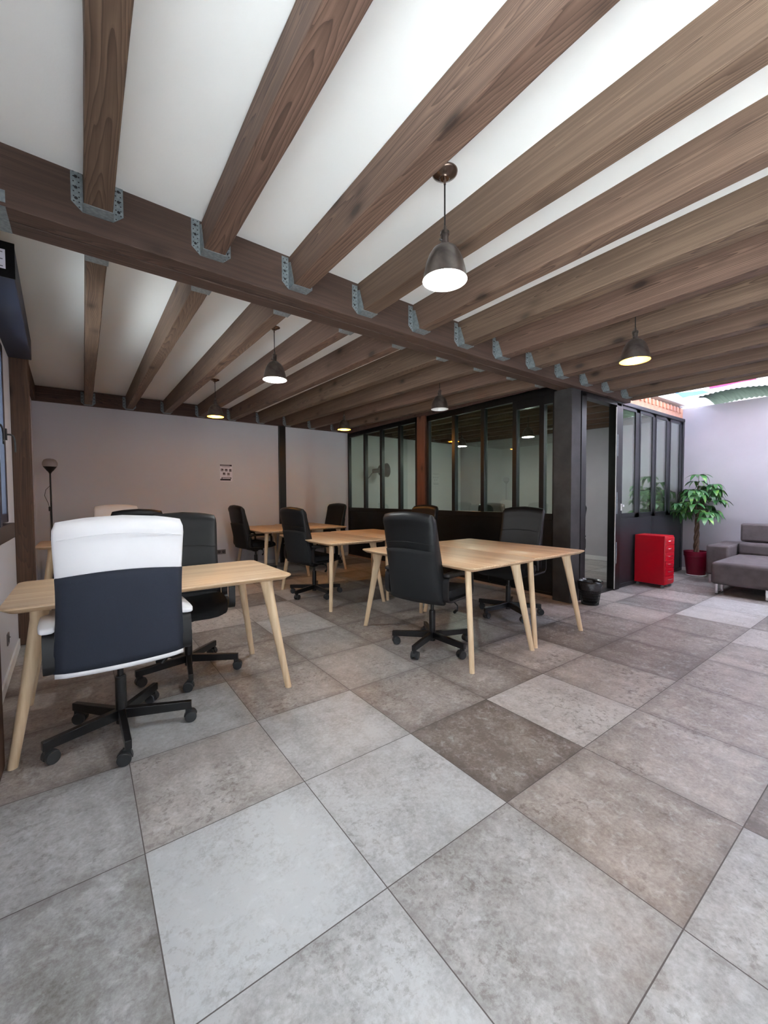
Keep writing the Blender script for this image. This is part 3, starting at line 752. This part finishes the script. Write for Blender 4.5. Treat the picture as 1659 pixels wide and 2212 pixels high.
# ------------------------------------------------------------------ office chairs
ZO, HS, WS = 0.0, 1.0, 1.0
def back_profile(t):
    """t 0..1 up the back -> y centre, half thickness, half width"""
    z = .425 + ZO + t*.70*HS
    t = max(0.0, t)
    yc = -.225 - .03*t - .115*t**1.6 + .045*max(0, t-.72)**1.0
    th = .040 + .018*math.sin(PI*min(1, t*1.15))**1 if t < .87 else .046
    hw = WS*.250 - .022*math.sin(PI*t)**2*.5 - .012*t
    return z, yc, th, hw
def make_chair(scheme):
    global ZO, HS, WS
    ZO, HS, WS = (.018, 1.02, 1.06) if scheme == 'white' else (0.0, 1.0, 1.0)
    r = empty('office_chair')
    if scheme == 'white': lea, pan, seatm, pad = M['whiteleather'], M['navy'], M['whiteleather'], M['whiteleather']
    else: lea, pan, seatm, pad = M['leather'], M['blackfab'], M['blackfab'], M['blackplastic']
    # backrest cushion
    mb = MB(); n = 28; rings = []; NB = 22
    for k in range(NB+1):
        t = k/NB; z, yc, th, hw = back_profile(t)
        edge = 1.0
        if t > .90: edge = math.sqrt(max(0, 1-((t-.90)/.10)**2))*.82+.18
        if t < .04: edge = .72+.28*math.sqrt(t/.04)
        ring = []
        for p in superring(0, yc, z, hw*(.93+.07*edge), th*edge, n, 5.0):
            xx = p.x/hw
            ring.append(Vector((p.x, p.y + .030*xx*xx, p.z - .030*xx*xx*t)))
        rings.append(ring)
    mb.loft(rings); bk = mb.build('backrest', lea, r, smooth=60)
    # seam across the back at head level
    def strip(t0, t1, off, w, mat, name, par, nn=8, front=False, wx=.93):
        q = MB(); vs = []; fs = []; m_ = 14
        for a in range(nn+1):
            t = t0+(t1-t0)*a/nn; z, yc, th, hw = back_profile(t)
            for b_ in range(m_+1):
                u = -1+2*b_/m_; x = u*hw*wx; e = (1-abs(u*wx)**5)**.2
                yy = yc + (th*e+off if front else -(th*e+off)) + .030*(u*wx)**2
                vs.append((x, yy, z-.030*(u*wx)**2*t))
        for a in range(nn):
            for b_ in range(m_): c = a*(m_+1)+b_; fs.append((c, c+1, c+m_+2, c+m_+1))
        q.add(vs, fs); o = q.build(name, mat, par, smooth=180, fix=False)
        md = o.modifiers.new('t', 'SOLIDIFY'); md.thickness = w; md.offset = 0
        return o
    bp_ = strip(.02, .655 if scheme == 'white' else .60, .004, .010, pan, 'back_panel', r, 14, wx=.985)
    if scheme == 'white': bp_['label'] = 'navy fabric lower back panel'
    if scheme == 'white': strip(-.012, .02, .002, .012, lea, 'piping', bk, 2, wx=.97)
    strip(.672 if scheme != 'white' else .885, .678 if scheme != 'white' else .889, .001, .003, lea, 'seam', bk, 1)
    strip(.64, .648, .001, .004, lea, 'seam', bk, 1, front=True)
    # seat
    mb = MB(); rings = []
    for f, e in ((0, .86), (.12, .97), (.5, 1.0), (.85, .985), (1.0, .88)):
        z = .425 + .095*f; ring = []
        for p in superring(0, .03, z, .25*e, .255*e, 28, 4.2):
            dz = -.035*max(0, (p.y-.12)/.16)**2 if f > .4 else .012*max(0, (p.y-.12)/.16)
            ring.append(Vector((p.x, p.y, p.z+dz+(.012*(p.x/.25)**2 if f > .8 else 0))))
        rings.append(ring)
    mb.loft(rings); mb.build('seat', seatm, r, smooth=60)
    mb = MB(); mb.box(-.09, .09, -.12, .09, .385, .428); mb.box(-.035, .035, -.05, .03, .36, .386); mb.build('mechanism', M['blackplastic'], r, bevel=.006)
    # arms: flat band loop with a pad on top
    for s in (-1, 1):
        q = MB(); pts = []
        y0, y1, z0, z1, rad = -.235, .135, .455, .640, .045
        for (cy_, cz_, a0) in ((y1-rad, z1-rad, 90), (y1-rad, z0+rad, 0), (y0+rad, z0+rad, -90), (y0+rad, z1-rad, -180)):
            for k in range(5):
                a = R(a0-90*k/4); pts.append((s*.278, cy_+rad*math.cos(a), cz_+rad*math.sin(a)))
        q.sweep(pts, .042, .016, (1, 0, 0), closed=True); arm = q.build('armrest', M['blackplastic'], r, smooth=45)
        q = MB(); rings = []
        for z, e in ((.640, .86), (.645, 1.0), (.660, 1.0), (.668, .84)):
            rings.append(superring(s*.282, -.055, z, .034*e, .19*e**.3, 20, 4.5))
        q.loft(rings); q.build('arm_pad', pad, arm, smooth=60)
    # column
    mb = MB(); mb.cyl((0, 0, .26), (0, 0, .37), .0145, n=16); mb.cyl((0, 0, .055), (0, 0, .30), .026, n=20); mb.cyl((0, 0, .30), (0, 0, .306), .022)
    mb.cyl((0, 0, .36), (0, 0, .385), .028, .034, n=16)
    mb.build('column', M['chairmetal'], r, smooth=50)
    mb = MB(); mb.tube([(.09, .02, .40), (.20, .02, .395), (.225, .02, .375), (.225, .02, .335), (.21, .02, .325)], .005); mb.cyl((.215, .02, .335), (.195, .02, .315), .010, .012, n=10)
    mb.build('lever', M['blackplastic'], r, smooth=60)
    for k in range(5):
        a = R(72*k); Mt = Matrix.Rotation(a, 4, 'Z')
        q = MB(); q.loft([[Vector((.015, -.017, .078)), Vector((.015, .017, .078)), Vector((.015, .017, .130)), Vector((.015, -.017, .130))],
                          [Vector((.335, -.014, .070)), Vector((.335, .014, .070)), Vector((.335, .014, .112)), Vector((.335, -.014, .112))]], M=Mt)
        q.build('base_leg', M['chairmetal'], r, bevel=.003)
        cr = random.Random(k*7+3).uniform(0, 2*PI)
        Mc = Mt @ Matrix.Translation((.316, 0, 0)) @ Matrix.Rotation(cr, 4, 'Z')
        q = MB(); q.box(-.012, .022, -.008, .008, .03, .072, M=Mc)
        q.loft([[Mc @ Vector((.014+.034*math.cos(R(b_)), yy, .029+.034*math.sin(R(b_)))) for b_ in range(20, 181, 20)] + [Mc @ Vector((.014-.02, yy, .02))] for yy in (-.010, .010)])
        cs = q.build('caster', M['caster'], r, smooth=50)
        for yy in (-.019, .019):
            q = MB(); a0 = Mc @ Vector((.014, yy-.010, .0303)); a1 = Mc @ Vector((.014, yy+.010, .0303)); q.cyl(a0, a1, .0300, n=20)
            q.build('wheel', M['caster'], cs, smooth=50, bevel=.003)
    return r
# (x, y, facing in degrees, base angle in degrees, scheme, label)
chairs = [
    (-.008, .925, 91, 55, 'white', 'office chair with a white leather headrest and navy back at the front desk'),
    (.43, 1.52, -97, 45.5, 'black', 'black office chair facing us across the front left desk'),
    (2.140, .840, 13, 57.8, 'black', 'black leather office chair at the left side of the nearest paired desks'),
    (3.42, 1.05, 188, 30, 'black', 'black leather office chair in front of the partition, beside the steel column'),
    (2.195, 3.08, 12, 57, 'black', 'black office chair at the left side of the middle pair of desks'),
    (3.50, 2.75, 186, 20, 'black', 'black office chair against the partition at the middle desks, only its top showing'),
    (2.12, 5.05, 8, 40, 'black', 'black office chair at the left side of the farthest pair of desks'),
    (3.56, 5.32, 196, 10, 'black', 'black office chair in the corner between back wall and partition'),
    (.30, 3.72, 92, 33, 'black', 'black office chair whose top shows above the white chair, at the far left desk'),
    (.20, 4.68, -92, 12, 'white', 'cream office chair whose top shows against the back wall'),
    (5.55, 3.05, -150, 12, 'black', 'black office chair inside the glazed room seen through the panes'),
    (5.52, 1.75, 170, 50, 'black', 'black office chair inside the glazed room just beyond the open doorway'),
]
protos = {}
for (x, y, fac, ba, sch, lab) in chairs:
    if sch not in protos: protos[sch] = make_chair(sch); o = protos[sch]
    else: o = copy_tree(protos[sch])
    o.location = (x, y, 0); rz = R(fac-90); o.rotation_euler = (0, 0, rz)
    off = R(ba) - rz
    for ch in o.children:
        if ch.name.startswith(('base_leg', 'caster')): ch.rotation_euler = (0, 0, off)
    prop(o, lab, 'office chair', 'office chairs')

# ------------------------------------------------------------------ pendant lamps
def make_pendant(kind, zc, zr):
    """zc ceiling height, zr rim height; the root sits at the ceiling"""
    r = empty('pendant_lamp'); H = zc-zr
    mb = MB(); mb.lathe([(0.001, -.030), (.020, -.030), (.024, -.024), (.030, -.022), (.050, -.012), (.057, -.006), (.058, 0), (0.001, 0)], 32)
    mb.lathe([(0.001, -.055), (.005, -.055), (.007, -.030), (0.001, -.03)], 12); mb.build('canopy', M['copper'], r, smooth=40)
    mb = MB(); mb.cyl((0, 0, -.05), (0, 0, -H+.235), .0035, n=8); mb.build('cord', M['cable'], r, smooth=60)
    zz = -H
    mb = MB(); mb.lathe([(0.001, zz+.245), (.006, zz+.245), (.008, zz+.222), (.020, zz+.218), (.021, zz+.205), (.017, zz+.203), (.017, zz+.165), (.027, zz+.160), (.028, zz+.150), (.012, zz+.148)], 24)
    mb.cyl((-.018, 0, zz+.175), (-.034, 0, zz+.175), .004, n=8); mb.build('socket', M['bronze'], r, smooth=35)
    prof = [(.012, .158), (.034, .153), (.055, .138), (.072, .112), (.085, .078), (.094, .040), (.099, .010), (.102, 0.0)]
    mb = MB(); mb.lathe([(a, zz+b_) for a, b_ in prof], 48); sh = mb.build('lamp_shade', M['bronze'], r, smooth=60, fix=False)
    mb = MB(); mb.lathe([(a-.0022, zz+b_-.0015) for a, b_ in prof[:-1]]+[(.0998, zz), (.102, zz)], 48); mb.build('shade_lining', M['glowin'] if kind == 'warm' else M['shadein'], r, smooth=60, fix=False)
    mb = MB(); rb = .030
    mb.lathe([(.010, zz+.145), (.013, zz+.110)]+[(rb*math.sin(R(a)), zz+.060+rb*1.25*math.cos(R(a))) for a in range(30, 181, 15)], 20)
    mb.build('bulb', {'cool': M['bulb_cool'], 'warm': M['bulb_warm'], 'off': M['bulb_off']}[kind], r, smooth=60)
    if kind != 'off':
        l = bpy.data.lights.new('bulb_light', 'POINT'); l.energy = {'cool': 18.0, 'warm': 9.0}[kind]; l.color = {'cool': (.93, .98, 1), 'warm': (1, .46, .12)}[kind]
        l.shadow_soft_size = .035; lo = bpy.data.objects.new('bulb_light', l); COL.objects.link(lo); lo.parent = r; lo.location = (0, 0, zz+.012)
    return r
def ceilz(x, y):
    if y < .9: return 2.73 - .03*min(1, max(0, (x+.75)/2.15))
    return 2.715 + (2.81-2.715)*(y-.9)/5.2
pend = [(1.216, -.234, 2.219, 'cool', 'bronze pendant lamp with brilliant white light, nearest the viewer'),
        (1.239, 1.885, 2.268, 'cool', 'bronze pendant lamp with white light just beyond the main beam'),
        (1.264, 3.992, 2.290, 'warm', 'bronze pendant lamp with warm light hanging in front of the back wall, left'),
        (3.20, 3.99, 2.305, 'warm', 'small warm pendant lamp near the far end of the glazed partition'),
        (3.24, 1.885, 2.258, 'off', 'unlit bronze pendant lamp hanging in front of the glazed partition'),
        (3.19, -.234, 2.236, 'warm', 'bronze pendant lamp with yellow light on the right'),
        (6.0, 2.58, 2.25, 'cool', 'white lit pendant lamp inside the glazed room, seen through the near panes'),
        (6.0, 4.10, 2.25, 'cool', 'white lit pendant lamp deep inside the glazed room')]
for (x, y, zr, k, lab) in pend:
    zc = ceilz(x, y)
    o = make_pendant(k, zc, zr); o.location = (x, y, zc); prop(o, lab, 'pendant lamp', 'bell shaped pendant lamps')

# ------------------------------------------------------------------ red drawer cabinet
cab = empty('drawer_cabinet', (6.165, .700, 0), R(-2)); prop(cab, 'red metal drawer cabinet on casters in front of the glazed partition', 'cabinet')
hw, hd = .14, .188
mb = MB(); mb.box(-hw, hw, -hd+.004, hd, .045, .70); mb.build('body', M['red'], cab, bevel=.006)
for k in range(6):
    z0 = .062+k*.103
    mb = MB(); mb.box(-hw+.008, hw-.008, -hd-.006, -hd+.006, z0, z0+.097); dr = mb.build('drawer', M['red'], cab, bevel=.004)
    mb = MB(); mb.sweep([(-.05, -hd-.006, z0+.055), (-.045, -hd-.022, z0+.058), (0, -hd-.026, z0+.060), (.045, -hd-.022, z0+.058), (.05, -hd-.006, z0+.055)], .004, .010, (0, 0, 1)); mb.build('handle', M['chrome'], dr, smooth=60)
for sx in (-1, 1):
    for sy in (-1, 1):
        mb = MB(); mb.cyl((sx*(hw-.03)-.010, sy*(hd-.035), .02), (sx*(hw-.03)+.010, sy*(hd-.035), .02), .020, n=16); mb.box(sx*(hw-.03)-.008, sx*(hw-.03)+.008, sy*(hd-.035)-.008, sy*(hd-.035)+.008, .03, .047); mb.build('caster', M['galv'], cab, smooth=50)

# ------------------------------------------------------------------ potted plant
pot = empty('potted_plant', (7.48, .60, 0)); prop(pot, 'potted plant with braided trunk in a dark red pot beside the sofa', 'plant')
mb = MB(); mb.lathe([(0.001, .012), (.112, .012), (.118, .02), (.150, .30), (.158, .302), (.163, .375), (.157, .378), (.150, .34), (.001, .34)], 40); mb.build('pot', M['pot'], pot, smooth=40)
mb = MB(); mb.lathe([(0.001, 0), (.125, 0), (.135, .015), (.128, .018), (.001, .012)], 40); mb.build('saucer', M['whitepl'], pot, smooth=40)
mb = MB(); mb.lathe([(0.001, .352), (.08, .350), (.150, .342)], 32); mb.build('soil', M['soil'], pot, smooth=40)
mb = MB()
for s in range(3):
    pts = []; rad = []
    for i in range(41):
        f = i/40; a = f*PI*3.4+s*2*PI/3; q = .020-.006*f
        pts.append((q*math.cos(a)-.01+.03*f, q*math.sin(a), .34+.64*f)); rad.append(.021-.007*f)
    for i in range(1, 8):
        f = i/7; a = s*2*PI/3+.9; pts.append((.02+(.014+.10*f)*math.cos(a), (.014+.10*f)*math.sin(a), .98+.20*f)); rad.append(.012-.006*f)
    mb.tube(pts, rad, 8)
mb.build('trunk', M['trunk'], pot, smooth=70)
rr = random.Random(21)
lm = MB(); sm = MB()
tips = []
for i in range(40):
    az = rr.uniform(0, 2*PI); el = rr.uniform(-.45, 1.2); L = rr.uniform(.14, .30)
    b0 = Vector((.02+rr.uniform(-.06, .06), rr.uniform(-.06, .06), rr.uniform(.98, 1.22)))
    e = b0 + Vector((math.cos(az)*math.cos(el), math.sin(az)*math.cos(el), math.sin(el)))*L
    if e.x > .28: e.x = .28
    if e.y > .20: e.y = .20
    tips.append((b0, e))
tips.append((Vector((.02, 0, 1.2)), Vector((-.02, -.02, 1.54)))); tips.append((Vector((.02, 0, 1.1)), Vector((-.27, -.05, 1.30))))
for b0, e in tips:
    mid = (b0+e)/2 + Vector((0, 0, .03)); sm.tube([b0, mid, e], .0028, 5)
    outd = Vector((e.x, e.y, 0)); outd = outd.normalized() if outd.length > .01 else Vector((1, 0, 0))
    nl_ = rr.choice((5, 6, 6, 7))
    for k in range(nl_):
        a = -1.9+3.8*k/(nl_-1)+rr.uniform(-.1, .1) if nl_ > 1 else 0
        d = Matrix.Rotation(a, 3, 'Z') @ outd
        LL = rr.uniform(.15, .235)*(1-.18*abs(a)/1.9); WW = LL*.20; droop = rr.uniform(.25, 1.15)
        side = Vector((-d.y, d.x, 0)); vs = []; NS = 7
        for i in range(NS+1):
            f = i/NS; w_ = WW*math.sin(PI*min(1, f**.8*.97+.02))**.8
            c = e + d*LL*(f*math.cos(droop*f*.8)) + Vector((0, 0, .02*math.sin(PI*f)-LL*math.sin(droop)*f*f*.85))
            if c.x > .36: c.x = .36
            if c.y > .285: c.y = .285
            vs += [c+side*w_+Vector((0, 0, .18*w_)), c, c-side*w_+Vector((0, 0, .18*w_))]
        fs = []
        for i in range(NS):
            b_ = i*3; fs += [(b_, b_+1, b_+4, b_+3), (b_+1, b_+2, b_+5, b_+4)]
        lm.add(vs, fs)
sm.build('stems', M['trunk'], pot, smooth=70)
lf = lm.build('foliage', M['leaf'], pot, smooth=180, fix=False)

# ------------------------------------------------------------------ sofa
so = empty('sofa', (7.0, -.6, 0)); prop(so, 'grey suede sofa with a chaise seat and chrome legs at the right edge', 'sofa')
def cushion(name, x0, x1, y0, y1, z0, z1, par, bev=.035, mat='suede', crown=0.0):
    mb = MB(); cx_, cy_ = 7.0, -.6; nx, ny = 6, 6
    # gridded box so that the top can crown slightly
    vs = {}
    def vid(p):
        k = tuple(round(c, 5) for c in p)
        if k not in vs:
            vs[k] = len(mb.v); fx = (p[0]-x0)/(x1-x0); fy = (p[1]-y0)/(y1-y0)
            dz = crown*math.sin(PI*fx)*math.sin(PI*fy) if abs(p[2]-z1) < 1e-6 else 0
            mb.v.append(Vector((p[0]-cx_, p[1]-cy_, p[2]+dz)))
        return vs[k]
    X = [x0+(x1-x0)*i/nx for i in range(nx+1)]; Y = [y0+(y1-y0)*i/ny for i in range(ny+1)]
    for i in range(nx):
        for j in range(ny):
            for z in (z0, z1): mb.f.append([vid((X[i], Y[j], z)), vid((X[i+1], Y[j], z)), vid((X[i+1], Y[j+1], z)), vid((X[i], Y[j+1], z))]); mb.mi.append(0)
    for i in range(nx):
        for y in (y0, y1): mb.f.append([vid((X[i], y, z0)), vid((X[i+1], y, z0)), vid((X[i+1], y, z1)), vid((X[i], y, z1))]); mb.mi.append(0)
    for j in range(ny):
        for x in (x0, x1): mb.f.append([vid((x, Y[j], z0)), vid((x, Y[j+1], z0)), vid((x, Y[j+1], z1)), vid((x, Y[j], z1))]); mb.mi.append(0)
    return mb.build(name, M[mat], par, smooth=50, bevel=bev, seg=4)
cushion('chaise_seat', 6.18, 7.35, -.72, .075, .125, .405, so, .045, crown=.02)
cushion('seat', 6.75, 7.35, -1.75, -.725, .125, .405, so, .045, crown=.02)
cushion('armrest', 6.95, 7.80, .08, .335, .12, .54, so, .03)
cushion('armrest', 6.95, 7.80, -2.01, -1.76, .12, .54, so, .03)
cushion('backrest', 7.32, 7.62, -.72, .07, .38, .575, so, .05); cushion('backrest', 7.32, 7.62, -1.75, -.725, .38, .575, so, .05)
cushion('headrest', 7.36, 7.52, -.71, .055, .585, .835, so, .05); cushion('headrest', 7.36, 7.52, -1.74, -.735, .585, .835, so, .05)
cushion('base', 7.3, 7.80, -1.75, .07, .12, .40, so, .02)
for (x, y) in ((6.22, .02), (6.22, -.45), (7.0, .295), (6.95, -1.95), (7.7, .28), (7.7, -1.95), (6.85, -.68)):
    mb = MB(); x -= 7.0; y += .6; mb.box(x, x+.045, y-.012, y+.012, 0, .128)
    if x < -.7: mb.box(x, x+.25, y-.012, y+.012, 0, .01); mb.box(x+.22, x+.26, y-.012, y+.012, 0, .128)
    mb.build('leg', M['chrome'], so, bevel=.002)

# ------------------------------------------------------------------ waste basket
wbk = empty('waste_basket', (4.50, .735, 0)); prop(wbk, 'dark wire waste basket with a black bin liner at the foot of the column', 'waste basket')
mb = MB(); NN = 36; H = .245
r_ = lambda z: .088+.034*z/H
for i in range(NN):
    a = 2*PI*i/NN
    for dr in (.18, -.18): mb.tube([(r_(z)*math.cos(a+dr*z/H*3), r_(z)*math.sin(a+dr*z/H*3), z) for z in (0.003, .08, .16, H)], .0012, 4)
for z in (.004, .03, .06, .09, .12, .15, .18, .21, H): mb.tube([((r_(z)+.0005)*math.cos(2*PI*i/24), (r_(z)+.0005)*math.sin(2*PI*i/24), z) for i in range(25)], .0018 if z not in (.004, H) else .004, 5)
mb.lathe([(.001, .002), (.088, .002), (.088, .005), (.001, .005)], 24)
mb.build('mesh_body', M['basket'], wbk, smooth=60)
mb = MB(); rr = random.Random(4); prof = [(.001, .02), (.075, .02), (.10, .17), (.113, .245), (.124, .268), (.131, .252), (.128, .20), (.126, .17)]
n = 40; vs = []; fs = []
for k, (a, z) in enumerate(prof):
    for i in range(n):
        t = 2*PI*i/n; j = mnoise.noise(Vector((math.cos(t)*3, math.sin(t)*3, k*.7)))
        rad = a*(1+.05*j*(k > 1)) ; vs.append((rad*math.cos(t), rad*math.sin(t), z+.018*j*(k > 2)))
for k in range(len(prof)-1):
    for i in range(n): j = (i+1) % n; fs.append((k*n+i, k*n+j, (k+1)*n+j, (k+1)*n+i))
mb.add(vs, fs); mb.build('bin_liner', M['bag'], wbk, smooth=180, fix=False)

# ------------------------------------------------------------------ floor lamp in the back left corner
fl = empty('floor_lamp', (-.50, 5.55, 0)); prop(fl, 'thin black torchiere floor lamp in the back left corner', 'floor lamp')
mb = MB(); mb.lathe([(.001, 0), (.12, 0), (.125, .01), (.11, .02), (.02, .03), (.001, .03)], 32); mb.build('base', M['blackmetal'], fl, smooth=40)
mb = MB(); mb.cyl((0, 0, .02), (0, 0, 1.60), .0105, n=12); mb.build('pole', M['blackmetal'], fl, smooth=60)
mb = MB(); mb.lathe([(.012, 1.58), (.02, 1.60), (.035, 1.615), (.062, 1.655), (.075, 1.672), (.072, 1.672), (.03, 1.625), (.001, 1.62)], 32); mb.build('lamp_shade', M['blackplastic'], fl, smooth=40)
mb = MB(); mb.tube([(0, 0, 1.42), (-.05, -.02, 1.36), (-.065, -.03, 1.28), (-.03, -.02, 1.18), (-.012, 0, 1.1), (-.014, -.012, .9), (-.02, -.012, .6), (-.05, -.02, .3), (-.06, -.04, .02)], .003, 6)
dm = MB(); dm.lathe([(.074, 1.672), (.084, 1.70), (.082, 1.73), (.066, 1.762), (.04, 1.778), (.001, 1.784)], 32); dm.build('glass_diffuser', M['frost'], fl, smooth=60, fix=False)
cbl = mb.build('cable', M['cable'], fl, smooth=60)
mb = MB(); mb.box(-.028, -.006, -.03, -.006, 1.07, 1.13); mb.build('switch', M['blackplastic'], fl, bevel=.004)

# arm lamp inside the glazed room
al = empty('arm_lamp', (4.69, 5.62, 0)); prop(al, 'dark swing arm lamp inside the glazed room, seen through the far panes', 'lamp')
mb = MB(); mb.lathe([(.001, 0), (.14, 0), (.14, .02), (.001, .025)], 32); mb.build('base', M['blackmetal'], al, smooth=40)
mb = MB(); mb.tube([(0, 0, .02), (0, 0, 1.55), (.02, 0, 1.60), (.10, -.01, 1.68), (.16, -.02, 1.76), (.20, -.02, 1.80)], .010, 8); mb.build('arm', M['blackmetal'], al, smooth=60)
mb = MB(); mb.cyl((.18, -.02, 1.80), (.36, -.045, 1.82), .045, .052, n=24); mb.build('socket', M['blackmetal'], al, smooth=50)
mb = MB(); mb.cyl((.35, -.045, 1.815), (.52, -.07, 1.83), .115, .155, n=32, cap=True); mb.build('lamp_shade', M['blackmetal'], al, smooth=50, bevel=.004)

# ------------------------------------------------------------------ poster and sockets
po = empty('notice_sheet', (1.895, YB-.003, 0)); prop(po, 'small printed notice with pictograms taped to the back wall', 'notice')
mb = MB(); mb.box(-.105, .105, -.001, .002, 1.53, 1.83); mb.build('paper', M['paper'], po)
mb = MB(); mb.box(-.103, .098, -.002, -.001, 1.798, 1.826); hb_ = mb.build('header_bar', M['ink'], po)
mb = MB(); mb.box(-.095, .06, -.003, -.002, 1.810, 1.815); mb.build('text_line', M['paper'], hb_)
mb = MB(); mb.box(-.080, .085, -.002, -.001, 1.575, 1.602); mb.box(-.103, .075, -.002, -.001, 1.545, 1.575); fb_ = mb.build('footer_bar', M['ink'], po)
mb = MB(); mb.box(-.066, .070, -.003, -.002, 1.578, 1.592); mb.build('text_line', M['paper'], fb_)
mb = MB(); mb.box(-.07, .065, -.002, -.001, 1.777, 1.783)
ic = [(-.07, 1.728), (0, 1.728), (.07, 1.725), (-.035, 1.662), (.038, 1.660)]
for x, z in ic: mb.box(x-.023, x+.023, -.002, -.001, z-.022, z+.024)
mb.box(.015, .06, -.002, -.001, 1.618, 1.622)
mb.build('pictogram_panels', M['inklight'], po)
mb = MB()
mb.add([(-.085, -.003, 1.750), (-.052, -.003, 1.750), (-.052, -.003, 1.72)], [(0, 1, 2)])
mb.box(-.018, .018, -.003, -.002, 1.738, 1.748); mb.box(-.018, -.010, -.003, -.002, 1.712, 1.738); mb.box(.008, .018, -.003, -.002, 1.712, 1.738)
mb.cyl((.07, -.003, 1.735), (.07, -.002, 1.735), .012, n=14); mb.box(.055, .085, -.003, -.002, 1.706, 1.716)
mb.cyl((-.040, -.003, 1.668), (-.040, -.002, 1.668), .014, n=14); mb.cyl((.038, -.003, 1.665), (.038, -.002, 1.665), .008, n=12)
mb.build('pictograms', M['ink'], po)
def socket(name, n, loc, rot, label):
    r = empty(name, loc); r.rotation_euler = rot; prop(r, label, 'socket')
    mb = MB(); w = .071*n; mb.box(-w/2-.005, w/2+.005, -.008, .001, -.04, .04); mb.build('plate', M['outletgrey'], r, bevel=.003)
    for i in range(n):
        x = (i-(n-1)/2)*.071; mb = MB(); mb.cyl((x, -.0095, 0), (x, -.007, 0), .024, n=24); mb.build('socket_well', M['outletdark'], r)
        mb = MB(); mb.cyl((x-.009, -.0105, 0), (x-.009, -.009, 0), .004, n=8); mb.cyl((x+.009, -.0105, 0), (x+.009, -.009, 0), .004, n=8); mb.cyl((x, -.018, .012), (x, -.009, .012), .003, n=8); mb.build('contacts', M['outletgrey'], r)
socket('wall_socket', 2, (1.785, YB, .29), (0, 0, 0), 'double grey wall socket low on the back wall')
socket('wall_socket', 1, (lwx(2.17), 2.17, .27), (0, 0, R(90)), 'single round wall socket low on the left wall under the window')
